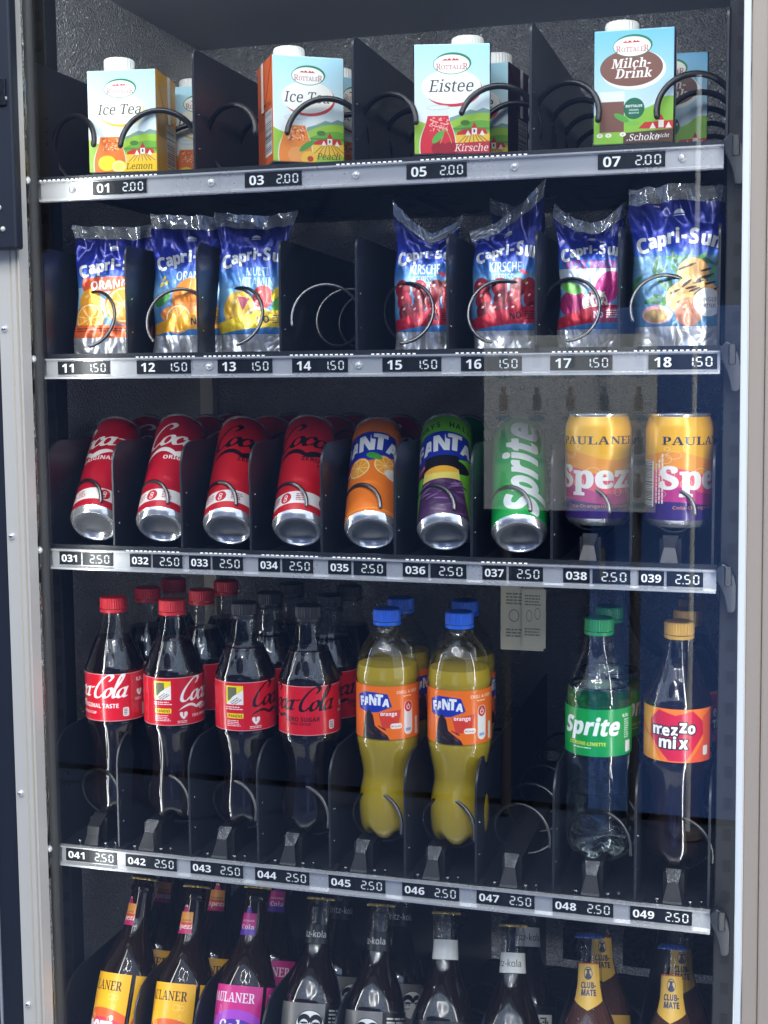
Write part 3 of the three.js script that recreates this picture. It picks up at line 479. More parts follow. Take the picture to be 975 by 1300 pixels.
const pouchTex = {
  orange: pouchArt((x) => { fillR(x, '#9ac4dc', 0, 260, 400, 160); x.save(); x.translate(200, 240); x.rotate(-0.04); rrect(x, -170, -38, 340, 78, 30, '#d8532a'); T(x, 'ORANGE', 0, 4, 62, { bold: true, sx: 0.95 }); x.restore(); fruit(x, 80, 330, 62, '#f0a52a', '#f7d27a'); slice(x, 270, 350, 105); x.save(); slice(x, 85, 420, 85, 0.5); x.restore(); ell(x, 385, 430, 40, 24, '#3f8a35'); fillR(x, '#e0622c', 0, 455, 400, 65); small(x, 20, 470, 360, 2, 12, '#6b2a12'); }),
  fruit: pouchArt((x) => { T(x, 'ORANGE', 220, 235, 60, { sx: 0.8, fill: '#e8eef4' }); for (const [a, b] of [[60, 245], [50, 275], [75, 265]]) ell(x, a, b, 8, 14, '#e8c22c', 0.6); ell(x, 60, 345, 50, 26, '#3f8a35', -0.7); fruit(x, 215, 350, 105, '#ee8a1e', '#f6c26a'); ell(x, 210, 420, 160, 55, '#e88a3c'); slice(x, 150, 440, 75, 0.3); slice(x, 320, 430, 60, -0.2); banner(x, '#eda71c', '#33265a', 'NO'); }),
  multi: pouchArt((x) => { T(x, 'MULTI', 215, 225, 52, { sx: 0.85, fill: '#bcd2ec' }); T(x, 'VITAMIN', 215, 275, 58, { sx: 0.85, fill: '#bcd2ec' }); fruit(x, 250, 345, 55, '#d23a38', '#f4b0a0'); ell(x, 340, 330, 50, 34, '#e6c72c', -0.6); ell(x, 350, 400, 50, 60, '#5da33a'); fruit(x, 120, 400, 85, '#e2b032', '#f0d080'); poly(x, [[110, 340], [180, 350], [140, 410]], '#8c2340'); ell(x, 230, 440, 75, 48, '#f0e6bc'); ell(x, 230, 440, 60, 36, '#b58a2a'); for (let i = 0; i < 40; i++) ell(x, 185 + rnd() * 90, 415 + rnd() * 50, 6, 4, ['#4a3212', '#e2c460'][i % 2]); for (let i = 0; i < 4; i++) fillR(x, ['#d25a2a', '#5a9a3a', '#c23a8a', '#3a8ac2'][i], 70 + i * 32, 440, 28, 22); banner(x, '#ecca22', '#33265a', 'NO'); }),
  cherry: pouchArt((x) => { T(x, 'KIRSCHE', 190, 225, 62, { sx: 0.8, fill: '#dce4ec' }); T(x, 'CERISE', 180, 275, 46, { sx: 0.8, fill: '#c6d2de' }); ell(x, 300, 250, 26, 9, '#c23a4a', 0.4); cherries(x); banner(x, '#b4182c', '#2a0a18', 'NO'); }),
  dragon: pouchArt((x) => { fillR(x, '#b9c6d4', 0, 240, 400, 90); T(x, 'MYSTIC DRAGON', 200, 222, 52, { bold: true, sx: 0.75, fill: '#b01c4c' }); ell(x, 310, 330, 90, 70, '#c22a82', -0.6); ell(x, 90, 400, 90, 60, '#a01c60'); ell(x, 80, 330, 70, 26, '#6ab04a', 0.2); ell(x, 230, 400, 80, 60, '#e6dbd8'); for (let i = 0; i < 60; i++) ell(x, 160 + rnd() * 140, 350 + rnd() * 100, 7, 4, ['#c4285a', '#3aa05a', '#e8e0d0'][i % 3], rnd() * 3); banner(x, '#b4182c', '#f2ece8', 'No'); }),
  jungle: pouchArt((x) => { fillR(x, '#4f7da0', 0, 220, 400, 300); for (let i = 0; i < 26; i++) { x.save(); x.translate(rnd() * 400, 220 + rnd() * 200); x.rotate(rnd() * 3); ell(x, 0, 0, 40, 9, ['#2f6a3a', '#3f7f3a', '#255a3a'][i % 3]); x.restore(); } ell(x, 270, 290, 70, 60, '#c89a5a'); ell(x, 270, 400, 120, 80, '#d4a468'); for (let i = 0; i < 18; i++) { x.save(); x.translate(190 + rnd() * 170, 260 + rnd() * 160); x.rotate(-0.7 + rnd() * 0.6); ell(x, 0, 0, 26, 5, '#2c2620'); x.restore(); } ell(x, 110, 470, 70, 40, '#d09a94'); ell(x, 105, 475, 54, 28, '#a0803a'); fruit(x, 250, 460, 60, '#cf8d6e', '#e8c2a4'); ell(x, 330, 420, 60, 60, '#d8dbe0'); T(x, 'JUNGLE', 330, 408, 24, { fill: '#556' }); T(x, 'DRINK', 330, 436, 24, { fill: '#556' }); }),
};
const foilBump = grain(256, (u, v) => { let s = 0; for (let k = 0; k < 4; k++) { const f = [2, 4, 7, 12][k]; s += Math.abs(tiled(u, v, f, k * 3.3 + 1)) / (k + 1); } return Math.min(1, s * 0.9); });
const foil = std([0.68, 0.69, 0.71], 0.34, 0.8, { bumpMap: foilBump, bumpScale: 0.005 });
const clearFoil = new THREE.MeshPhysicalMaterial({ color: new THREE.Color().setRGB(0.72, 0.75, 0.78), roughness: 0.1, metalness: 0.6, transmission: 0.8, thickness: 0, ior: 1.8, bumpMap: foilBump, bumpScale: 0.008 });
const printed = {}; for (const k in pouchTex) printed[k] = new THREE.MeshPhysicalMaterial({ map: pouchTex[k], roughness: 0.3, metalness: 0.45, clearcoat: 0.8, clearcoatRoughness: 0.12, bumpMap: foilBump, bumpScale: 0.003 });
// one height slice (v0..v1) of a pouch, closed front and back; opt.sag pulls the middle of the top down and folds it
function pouchSlice(v0, v1, o, uvScale) {
  const nu = 40, nv = Math.max(6, Math.round((v1 - v0) * 70)), pos = [], uv = [], idx = [];
  const sm = (a, b, t) => { t = Math.min(1, Math.max(0, (t - a) / (b - a))); return t * t * (3 - 2 * t); };
  const P = (u, v, front) => {
    const half = o.w / 2 * (1 + 0.1 * sm(0.72, 1, v)) * (1 - 0.05 * Math.sin(v * PI) - 0.04 * sm(0.2, 0, v));
    const th = 0.019 * Math.pow(1 - sm(0.1, 1, v) * 0.98, 0.8) * (0.75 + 0.25 * sm(0, 0.2, v));
    const b = Math.sqrt(Math.max(0, 1 - u * u));
    const top = sm(0.6, 1, v);
    let x = u * half * (1 - o.pinch * top * 0.5), y = v * o.h, z = front * th * Math.pow(b, 0.9);
    y -= o.sag * top * (1 - Math.pow(Math.abs(u + o.skew), 1.6)) + o.tilt * u * top;
    z += top * (o.fold * (1 - u * u) * (front > 0 ? 1 : 0.9) + o.curl * u * u);
    const wr = 0.3 + 1.2 * sm(0.5, 0.95, v) + 0.6 * sm(0.25, 0.05, v);
    const n = Math.abs(noise.noise(u * 2.1 + o.s, v * 3.2, o.s * 1.7)) * 2 - 0.5 + 0.5 * noise.noise(u * 5 + o.s, v * 6.5, 3.1 + o.s);
    z += n * 0.0078 * wr * (0.35 + 0.65 * b); x += u * u * Math.sign(u) * 0.007 * noise.noise(v * 3.1, Math.sign(u) * 2, o.s) + 0.003 * top * noise.noise(v * 6, u * 2, o.s); y += 0.004 * top * noise.noise(u * 3, o.s, v);
    return [x, y, z - 0.05 * v * o.lean + (front < 0 ? -0.0006 : 0)];
  };
  for (const f of [1, -1]) { const at = pos.length / 3;
    for (let j = 0; j <= nv; j++) for (let i = 0; i <= nu; i++) { const u = Math.sin((i / nu * 2 - 1) * PI / 2), v = v0 + (v1 - v0) * j / nv; pos.push(...P(u, v, f)); uv.push(f > 0 ? (u + 1) / 2 : 0.01, uvScale ? (v - v0) / (v1 - v0) : v * 1.5); }
    for (let j = 0; j < nv; j++) for (let i = 0; i < nu; i++) { const a = at + j * (nu + 1) + i, b = a + nu + 1; f > 0 ? idx.push(a, a + 1, b, a + 1, b + 1, b) : idx.push(a, b, a + 1, a + 1, b, b + 1); } }
  const g = new THREE.BufferGeometry(); g.setAttribute('position', new THREE.Float32BufferAttribute(pos, 3)); g.setAttribute('uv', new THREE.Float32BufferAttribute(uv, 2)); g.setIndex(idx); g.computeVertexNormals(); return g;
}
function pouch(kind, label, x, z, yaw, o) {
  o = { w: 0.1, h: 0.162, sag: 0.004, skew: 0, tilt: 0, pinch: 0, fold: 0.004, curl: 0, lean: 0.5, ...o };
  const t = place(thing('drink_pouch', label, 'drink pouch', 'foil drink pouches on the second tray'), [x, Y2 + 0.005, z], [0, rad(yaw), 0]);
  part(t, 'pouch_body', pouchSlice(0.13, 0.9, o, true), printed[kind]);
  part(t, 'top_seal', pouchSlice(0.9, 1, o, false), clearFoil);
  part(t, 'bottom_gusset', pouchSlice(0, 0.13, o, false), foil);
  return t;
}
pouch('orange', 'orange foil drink pouch with a red ORANGE banner, leftmost in its row', -0.345, -0.06, 14, { s: 1.3, w: 0.1, h: 0.166, sag: 0.003 });
pouch('fruit', 'foil drink pouch showing a whole orange, second from the left', -0.238, -0.06, 10, { s: 4.1, w: 0.1, h: 0.176, fold: 0.01, tilt: 0.002 });
pouch('multi', 'multivitamin foil drink pouch with mixed fruit beside the empty lane', -0.151, -0.06, 12, { s: 7.7, w: 0.094, h: 0.176, sag: 0.006, fold: -0.004, curl: 0.008 });
pouch('cherry', 'crumpled cherry drink pouch right of the empty lane, both corners up', 0.068, -0.06, 8, { s: 2.9, w: 0.08, h: 0.17, sag: 0.03, pinch: 0.1, fold: 0.014, curl: 0.012, skew: -0.2 });
pouch('cherry', 'cherry drink pouch with only its right corner raised', 0.165, -0.06, 8, { s: 5.6, w: 0.084, h: 0.17, sag: 0.014, tilt: -0.022, fold: 0.01, pinch: 0.06, skew: 0.3 });
pouch('dragon', 'pink dragon fruit drink pouch with sunken top', 0.262, -0.06, 6, { s: 8.8, w: 0.076, h: 0.168, sag: 0.024, fold: 0.016, curl: 0.006 });
pouch('jungle', 'large dull blue drink pouch with stripes and fruit, rightmost in its row', 0.36, -0.05, 4, { s: 3.7, w: 0.104, h: 0.178, sag: -0.004, fold: 0.008, curl: 0.004 });
pouch('cherry', 'rear pouch showing a silver top behind the raised cherry pouch', 0.16, -0.15, 10, { s: 2.2, w: 0.06, h: 0.19, sag: 0.01 });
// ---------- cans ----------
function byHeight(g, y0, y1) { const p = g.attributes.position, u = g.attributes.uv; for (let i = 0; i < p.count; i++) u.setY(i, (p.getY(i) - y0) / (y1 - y0)); return g; }
const recycle = (x, a, b, r) => { ell(x, a, b, r, r * 1.05, '#c31a28'); ring(x, a, b - r * 0.3, r * 0.26, r * 0.26, '#f2ece8', r * 0.16); ring(x, a - r * 0.1, b + r * 0.35, r * 0.26, r * 0.32, '#f2ece8', r * 0.16, 0.4); };
function colaCan(x, ink, zero) {
  fillR(x, zero ? '#c41622' : '#b61026', 0, 0, 768, 560);
  for (const o of [0, 768]) for (const at of [120 - o]) { script(x, 'Coca-Cola', at + 5, 190, 58, ink, 1.3); swash(x, at, 218, 300, ink); }
  T(x, zero ? 'ZERO SUGAR' : 'ORIGINAL TASTE', 390, 266, 32, { bold: true, sx: 1.15, fill: ink }); if (zero) T(x, 'NULL ZUCKER', 420, 294, 19, { bold: true, fill: ink });
  if (zero) T(x, 'KOFFEINHALTIG  COLA', 82, 350, 30, { rot: -PI / 2, sx: 0.9, fill: ink });
  rrect(x, 120, 456, 560, 66, 30, '#e9e6e2'); for (const a of [230, 420, 600]) recycle(x, a, 489, 27); for (const a of [140, 280, 470]) { small(x, a, 470, 55, 4, 10, '#b23a40'); }
  small(x, 690, 120, 70, 26, 11, zero ? '#3a0a0c' : '#e8b8b8');
}
const fantaWord = (x, a, b, s) => { poly(x, [[a - 2.1 * s, b - 0.5 * s], [a - 1.0 * s, b - 0.95 * s], [a + 0.2 * s, b - 0.95 * s], [a + 1.7 * s, b - 0.8 * s], [a + 2.2 * s, b + 0.5 * s], [a + 0.6 * s, b + 1.1 * s], [a - 0.7 * s, b + 1.2 * s], [a - 2.0 * s, b + 0.9 * s]], '#1d35a8'); letters(x, 'FANTA', a - 1.5 * s, b, s * 1.25, s * 0.76, (i) => [[0.12, 0.05, -0.12, -0.18, 0.12][i] * s, [-0.12, -0.08, -0.02, 0.04, 0.1][i], [1, 0.92, 1.15, 1.2, 0.85][i]], { bold: true, fill: '#eef1f3', stroke: [['#1d35a8', s * 0.34], ['#eef1f3', s * 0.09]] }); };
const canArt = {
  red: (x) => colaCan(x, '#f0ece8', false), zero: (x) => colaCan(x, '#120a0c', true),
  orange: (x) => { fillR(x, '#ee7a1c', 0, 0, 768, 560); fantaWord(x, 384, 170, 84); poly(x, [[215, 270], [330, 240], [300, 320], [230, 330]], '#c02a3a'); slice(x, 350, 300, 62, 0.2); slice(x, 480, 290, 60, 0.9); ell(x, 425, 240, 40, 18, '#4aa33c', 0.3); fillR(x, '#f6b04a', 0, 540, 768, 4); ell(x, 520, 330, 40, 30, '#e8e4dc'); small(x, 40, 100, 110, 24, 12, '#8a3a0a'); T(x, 'orange', 255, 300, 26, { bold: true, rot: -0.1 }); },
  green: (x) => { fillR(x, '#6cbc24', 0, 0, 768, 560); letters(x, 'ALWAYS HALLO', 215, 62, 40, 31, (i) => [Math.abs(i - 5.5) * 2.5, (i - 5.5) * 0.02, 1], { bold: true, fill: '#15301a' }); fantaWord(x, 384, 180, 82); ell(x, 384, 300, 150, 44, '#17151c'); fillR(x, '#17151c', 300, 240, 168, 60); poly(x, [[300, 312], [468, 312], [478, 375], [290, 375]], '#ecd86a'); ell(x, 384, 318, 84, 18, '#f0b43a'); poly(x, [[285, 370], [483, 370], [540, 560], [230, 560]], '#4a2a55'); for (let i = 0; i < 30; i++) { x.save(); x.translate(260 + rnd() * 250, 385 + rnd() * 170); x.rotate(rnd() - 0.5); ell(x, 0, 0, 34, 4, ['#2d1838', '#6a4a78', '#8a6a98'][i % 3]); x.restore(); } poly(x, [[225, 270], [310, 250], [290, 320], [220, 330]], '#5a1a4a'); T(x, 'ORANGE', 258, 292, 22, { bold: true, rot: -0.3, fill: '#e8a0c0' }); },
  lime: (x) => { fillR(x, '#12a24a', 0, 0, 768, 560); x.save(); x.translate(400, 290); x.rotate(-PI / 2); x.transform(1, 0, -0.22, 1, 0, 0); T(x, 'Sprite', 0, 0, 215, { bold: true, fill: '#eef2ef', sx: 0.82, stroke: [['#eef2ef', 10]] }); x.restore(); ell(x, 610, 420, 70, 30, '#0c6e34', 0.4); small(x, 60, 90, 120, 30, 11, '#bfe6cd'); },
  amber: (x) => { fillR(x, '#f0b424', 0, 0, 768, 560); const w = (y, c, a) => { x.beginPath(); x.moveTo(0, y); for (let i = 0; i <= 768; i += 16) x.lineTo(i, y + a * Math.sin(i / 768 * TAU * 2 + 0.6)); x.lineTo(768, 560); x.lineTo(0, 560); x.fillStyle = c; x.fill(); }; w(210, '#ee9a34', 26); w(300, '#e25a70', 26); w(400, '#b83a80', 24); w(470, '#3d2a70', 12); for (let i = 0; i < 12; i++) ring(x, 200 + rnd() * 400, 150 + rnd() * 300, 8 + rnd() * 20, 8 + rnd() * 20, 'rgba(250,230,200,0.6)', 3); T(x, 'PAULANER', 384, 128, 62, { font: 'serif', bold: true, fill: '#2c3550', sx: 0.95 }); T(x, 'Spezi', 384, 330, 165, { font: 'serif', bold: true, fill: '#f2efe8', sx: 0.8, stroke: [['#f2efe8', 9]] }); T(x, 'Cola-Orangenlimonade', 384, 490, 24, { fill: '#e89a4a' }); barcode(x, 90, 240, 90, 250, true); x.save(); x.translate(205, 330); x.rotate(-PI / 2); small(x, -140, -14, 280, 3, 13, '#f4e6d8'); x.restore(); T(x, 'PAULANER', 768, 128, 62, { font: 'serif', bold: true, fill: '#2c3550' }); },
};
const canMat = {}; for (const k in canArt) canMat[k] = new THREE.MeshPhysicalMaterial({ map: canvas(768, 560, canArt[k]), roughness: 0.32, metalness: 0.2, clearcoat: 0.5, clearcoatRoughness: 0.15 });
const canSilver = std([0.82, 0.83, 0.84], 0.3, 0.85, { roughnessMap: smudge });
function canShapes(r, L) {
  return {
    body: byHeight(lathe([[r, 0.0085], [r, 0.05], [r, 0.1], [r, L - 0.018], [r * 0.97, L - 0.012], [r * 0.9, L - 0.004]], 64), 0.0085, L - 0.004),
    dome: lathe([[0.0005, 0.0125], [r * 0.3, 0.0118], [r * 0.55, 0.0095], [r * 0.7, 0.006], [r * 0.77, 0.003], [r * 0.8, 0.001]], 64),
    base: lathe([[r * 0.78, 0.0024], [r * 0.8, 0.0007], [r * 0.815, 0.0002], [r * 0.85, 0.0], [r * 0.88, 0.001], [r * 0.92, 0.003], [r * 0.98, 0.006], [r, 0.0085]], 64),
    lid: lathe([[r * 0.9, L - 0.004], [r * 0.93, L - 0.0015], [r * 0.92, L], [r * 0.88, L - 0.0008], [r * 0.85, L - 0.006], [0.0005, L - 0.006]], 64),
    tab: moved(new THREE.TorusGeometry(0.007, 0.0018, 6, 20).rotateX(PI / 2), 0, L - 0.005, r * 0.3),
  };
}
const slim = canShapes(0.0325, 0.17), stout = canShapes(0.0378, 0.128);
function can(kind, label, x, y, z, tilt, spin, shapes, group, lean = 0) {
  const t = place(thing('drink_can', label, 'drink can', group), [x, y, z]);
  t.quaternion.setFromEuler(new THREE.Euler(rad(-tilt), 0, rad(lean), 'ZXY')).multiply(new THREE.Quaternion().setFromAxisAngle(new THREE.Vector3(0, 1, 0), rad(spin) - PI));
  part(t, 'can_body', shapes.body, canMat[kind]); part(part(t, 'can_base', shapes.base, canSilver), 'base_dome', shapes.dome, canSilver); const l = part(t, 'can_lid', shapes.lid, canSilver); part(l, 'pull_tab', shapes.tab, canSilver);
  return t;
}
const GD = 'slim cans lying tilted on the middle tray', Yc = 0.413;
const slimSpots = [
  ['red', -0.357, 26, 'slim red can with white script, leftmost in the can row', 'the leftmost red can'], ['red', -0.265, 70, 'slim red can with white script, second from the left', 'the second white-script can'],
  ['zero', -0.174, 74, 'slim red can with black script, left one of the pair', 'the left black-script can'], ['zero', -0.083, 62, 'slim red can with black script, beside the orange can', 'the right black-script can'],
  ['orange', 0.009, 0, 'slim orange can with fruit slices', 'the orange can'], ['green', 0.099, 8, 'slim green can with a dark hat and yellow band', 'the green can with the hat'],
  ['lime', 0.188, 14, 'slim green can with big upright white lettering', '']];
const behind = [[2, 'red'], [2, 'red'], [2, 'zero'], [2, 'zero'], [1, 'red'], [1, 'lime'], [0]];
const depthWord = ['right behind', 'third deep behind'];
slimSpots.forEach(([k, x, spin, label, lane], i) => {
  can(k, label, x, Yc, -0.02, 45 + [1, -1, 0.5, -0.5, 1, -1.5, 0][i], spin, slim, GD, 12 + [0.5, -1, 0.8, -0.6, 1, 0, -0.5][i]);
  for (let j = 0; j < behind[i][0]; j++) can(behind[i][1], `shaded ${behind[i][1] === 'lime' ? 'green' : 'red'} can ${depthWord[j]} ${lane}`, x + 0.004, Yc - 0.002, -0.02 - 0.085 * (j + 1), 45, spin + 70 * (j + 1), slim, GD, 12);
});
can('amber', 'short yellow and pink can with its name facing front', 0.272, Y3 + 0.042, -0.062, 0, 8, stout, 'short cans standing on the middle tray');
can('amber', 'short yellow and purple can turned to show its barcode', 0.364, Y3 + 0.042, -0.062, 0, 52, stout, 'short cans standing on the middle tray');
can('amber', 'short can hidden behind the one facing front', 0.276, Y3 + 0.036, -0.15, 0, 20, stout, 'short cans standing on the middle tray');
can('amber', 'short can hidden behind the one showing its barcode', 0.366, Y3 + 0.036, -0.15, 0, 60, stout, 'short cans standing on the middle tray');

// ---------- plastic bottles ----------
const PET = {
  waist: [[0.012, 0.007], [0.022, 0.0005], [0.0295, 0.0025], [0.0345, 0.011], [0.0365, 0.024], [0.0372, 0.04], [0.0355, 0.056], [0.0325, 0.072], [0.032, 0.08], [0.034, 0.094], [0.0375, 0.112], [0.0393, 0.124], [0.0386, 0.1285], [0.0386, 0.196], [0.0394, 0.2], [0.038, 0.212], [0.0355, 0.224], [0.03, 0.239], [0.0222, 0.2505], [0.0165, 0.259], [0.0152, 0.264], [0.0152, 0.276]],
  contour: [[0.012, 0.007], [0.021, 0.0005], [0.0285, 0.0025], [0.033, 0.01], [0.0348, 0.022], [0.0345, 0.04], [0.0318, 0.062], [0.0308, 0.076], [0.0325, 0.092], [0.0365, 0.11], [0.039, 0.122], [0.0385, 0.1265], [0.0385, 0.19], [0.0388, 0.193], [0.0355, 0.202], [0.0285, 0.2205], [0.0225, 0.234], [0.0182, 0.247], [0.0158, 0.258], [0.015, 0.264], [0.015, 0.276]],
  straight: [[0.012, 0.007], [0.023, 0.0005], [0.031, 0.003], [0.0358, 0.011], [0.0374, 0.024], [0.0378, 0.05], [0.0368, 0.08], [0.0375, 0.105], [0.039, 0.12], [0.0384, 0.1265], [0.0384, 0.184], [0.0392, 0.188], [0.0375, 0.202], [0.0285, 0.2215], [0.0212, 0.237], [0.0165, 0.25], [0.015, 0.258], [0.015, 0.276]],
};
function smoothProfile(pts, n = 70) { const c = new THREE.CatmullRomCurve3(pts.map(([r, y]) => new THREE.Vector3(r, y, 0)), false, 'centripetal'); return c.getPoints(n).map((p) => [Math.max(0.0005, p.x), p.y]); }
function petGeo(pts, flutes, deep) {           // shoulders and waist carry shallow flutes, the foot five lobes
  const g = lathe(smoothProfile(pts), 80), p = g.attributes.position;
  for (let i = 0; i < p.count; i++) {
    const x = p.getX(i), y = p.getY(i), z = p.getZ(i), a = Math.atan2(x, z), r = Math.hypot(x, z);
    let k = 1; if (y > 0.2 && y < 0.25) k -= deep * Math.sin((y - 0.2) / 0.05 * PI) * (0.5 + 0.5 * Math.cos(a * flutes)); if (y > 0.025 && y < 0.118) k -= deep * 1.3 * Math.sin((y - 0.025) / 0.093 * PI) * (0.5 + 0.5 * Math.cos(a * flutes));
    p.setX(i, x * k); p.setZ(i, z * k); if (y < 0.024) p.setY(i, y + 0.01 * Math.pow(0.5 + 0.5 * Math.cos(5 * a), 1.6) * (1 - y / 0.024) * Math.min(1, r / 0.02));
  }
  g.computeVertexNormals(); return g;
}
function liquidGeo(pts, fill) { const q = smoothProfile(pts).filter(([, y]) => y < fill).map(([r, y]) => [r * 0.975 - 0.0004, y + 0.0012]); q.push([q.at(-1)[0], fill], [q.at(-1)[0] * 0.5, fill + 0.0004], [0.0005, fill + 0.0004]); return petTaper(lathe(q, 64)); }
function petTaper(g) { const p = g.attributes.position; for (let i = 0; i < p.count; i++) { const y = p.getY(i), a = Math.atan2(p.getX(i), p.getZ(i)); if (y < 0.024) p.setY(i, y + 0.01 * Math.pow(0.5 + 0.5 * Math.cos(5 * a), 1.6) * (1 - y / 0.024)); } g.computeVertexNormals(); return g; }
const petShell = new THREE.MeshPhysicalMaterial({ color: new THREE.Color().setRGB(0.93, 0.95, 0.95), roughness: 0.03, transmission: 1, thickness: 0, ior: 1.57 });
const liquids = {
  cola: std([0.006, 0.003, 0.003], 0.08), orange: std([0.46, 0.325, 0.018], 0.25, 0, { bumpMap: speckle, bumpScale: 0.0001 }), mix: std([0.009, 0.004, 0.004], 0.08),
  clear: new THREE.MeshPhysicalMaterial({ color: 0xffffff, roughness: 0.0, transmission: 1, thickness: 0.03, ior: 1.33, attenuationColor: new THREE.Color().setRGB(0.85, 0.95, 0.9), attenuationDistance: 0.2 }),
};
const heart = (x, a, b, s, c) => { x.fillStyle = c; x.beginPath(); x.moveTo(a, b + s); x.bezierCurveTo(a - s * 1.4, b, a - s * 0.8, b - s * 1.1, a, b - s * 0.35); x.bezierCurveTo(a + s * 0.8, b - s * 1.1, a + s * 1.4, b, a, b + s); x.fill(); };
function colaLabel(x, ink, zero) {
  fillR(x, zero ? '#cf1626' : '#cb1528', 0, 0, 1024, 256); fillR(x, '#e8a0a0', 0, 0, 1024, 3); fillR(x, '#e8a0a0', 0, 253, 1024, 3);
  fillR(x, '#e9d41c', 130, 18, 96, 96); fillR(x, '#5f7a4a', 140, 26, 50, 70); ell(x, 165, 48, 18, 20, '#7a6a5a'); poly(x, [[226, 40], [226, 118], [130, 118], [170, 74]], '#ece8e2'); x.save(); x.translate(186, 98); x.rotate(-0.6); small(x, -30, -12, 60, 3, 10, '#8a7a7a'); x.restore();
  small(x, 128, 128, 110, 2, 11, '#f0d8d8'); rrect(x, 134, 164, 92, 26, 3, '#ead21e'); T(x, 'PANINI', 180, 178, 22, { bold: true, fill: '#7a1a1a' }); small(x, 134, 200, 90, 4, 9, '#f0d8d8');
  heart(x, 292, 200, 26, '#f2eeea'); fillR(x, '#cb1528', 288, 182, 6, 26); small(x, 258, 232, 70, 2, 8, '#f0d8d8');
  script(x, 'Coca-Cola', 262, 128, 57, ink); swash(x, 262, 150, 180, ink);
  T(x, zero ? 'ZERO SUGAR' : 'ORIGINAL TASTE', 520, 172, 32, { bold: true, fill: ink }); T(x, zero ? 'OHNE ZUCKER' : 'FIFA WORLD CUP', zero ? 510 : 430, zero ? 197 : 212, zero ? 17 : 22, { bold: true, fill: zero ? ink : '#f0e4e0' });
  T(x, '0,5L', 776, 40, 26, { bold: true, fill: ink }); heart(x, 774, 108, 24, '#f2eeea'); fillR(x, '#cb1528', 770, 90, 6, 26); small(x, 740, 140, 70, 2, 8, '#f0d8d8'); rrect(x, 668, 184, 34, 48, 8, '#e8e4e0'); small(x, 673, 192, 24, 4, 9, '#555');
  fillR(x, '#ece8e4', 796, 176, 56, 66); fillR(x, '#17161a', 890, 0, 60, 256); small(x, 895, 10, 50, 20, 12, '#d8d4d0'); barcode(x, 960, 20, 60, 210, true);
}
const petArt = {
  red: (x) => colaLabel(x, '#f4f0ec', false), zero: (x) => colaLabel(x, '#120a0c', true),
  orange: (x) => { fillR(x, '#f2721a', 0, 0, 1024, 256); poly(x, [[500, 128], [618, 112], [600, 190], [520, 205]], '#d8402a'); fantaWord(x, 468, 74, 46); T(x, 'orange', 552, 132, 26, { bold: true }); poly(x, [[404, 256], [412, 190], [424, 140], [446, 112], [470, 140], [480, 190], [545, 236], [556, 256]], '#241c1e'); for (let i = 0; i < 14; i++) ell(x, 420 + rnd() * 110, 190 + rnd() * 60, 14, 3, ['#3a2a2c', '#7a2a2a', '#151012'][i % 3], 0.5); rrect(x, 560, 178, 62, 26, 13, '#f0ece6'); T(x, '0% Zucker', 591, 192, 11, { bold: true, fill: '#d05a1a' }); T(x, 'CHILL & GRIP', 660, 30, 21, { bold: true, fill: '#f8d8b8' }); small(x, 630, 48, 60, 1, 10, '#f8d8b8'); rrect(x, 634, 74, 54, 164, 26, '#f0ece6'); ell(x, 661, 102, 24, 26, '#d0342a'); ring(x, 661, 104, 10, 11, '#fff', 4, 0, -1, 4.1); fillR(x, '#fff', 659, 86, 4, 16); fillR(x, '#8fb0d8', 644, 206, 34, 14); fillR(x, '#f0e6da', 712, 160, 26, 84); small(x, 780, 20, 220, 18, 12, '#7a2f08'); small(x, 30, 20, 300, 18, 12, '#7a2f08'); },
  lime: (x) => { fillR(x, '#0f9a48', 0, 0, 1024, 256); T(x, 'Sprite', 512, 96, 126, { bold: true, skew: 0.2, sx: 0.84, fill: '#eef3ef', stroke: [['#eef3ef', 6]] }); T(x, 'ZITRONE-LIMETTE', 490, 188, 27, { bold: true, fill: '#dfe23a', sx: 0.85, skew: 0.1 }); small(x, 420, 208, 120, 1, 12, '#cfe9d8'); T(x, '0,5L', 700, 40, 24, { bold: true }); small(x, 690, 60, 40, 9, 12, '#cfe9d8'); fillR(x, '#e6e2e6', 700, 180, 40, 62); small(x, 780, 20, 200, 18, 12, '#bfe3cc'); },
  mix: (x) => { fillR(x, '#f07a1e', 0, 0, 1024, 256); poly(x, [[380, 60], [430, 8], [512, 30], [594, 8], [650, 60], [655, 120], [560, 250], [480, 250], [376, 140]], '#cc1f3a'); poly(x, [[300, 0], [420, 0], [380, 60], [376, 140], [300, 60]], '#f4a01e'); poly(x, [[300, 256], [440, 256], [376, 150], [300, 120]], '#f4a01e'); poly(x, [[650, 40], [720, 0], [780, 256], [575, 256], [655, 150]], '#e0562a'); const o = { bold: true, fill: '#f4f1ee', stroke: [['#2c1a22', 16], ['#f4f1ee', 3]] }; letters(x, 'mezzo', 425, 96, 72, 41, (i) => [[6, 8, 4, -14, -4][i], 0, [1, 1, 1, 1.15, 1][i]], o); letters(x, 'mix', 462, 162, 76, 52, (i) => [0, 0.03, 1], { ...o, off: [0, -6, -16] }); rrect(x, 716, 40, 54, 190, 26, '#3a2a30'); ring(x, 743, 72, 16, 16, '#e8d8d8', 4); small(x, 726, 120, 34, 8, 11, '#e0c8c8'); rrect(x, 654, 180, 32, 46, 8, '#e8e4e0'); small(x, 800, 20, 200, 18, 12, '#5a1a10'); },
};
const petMat = {}; for (const k in petArt) petMat[k] = glossy(canvas(1024, 256, petArt[k]), 0.28, { clearcoat: 0.5, clearcoatRoughness: 0.12 });
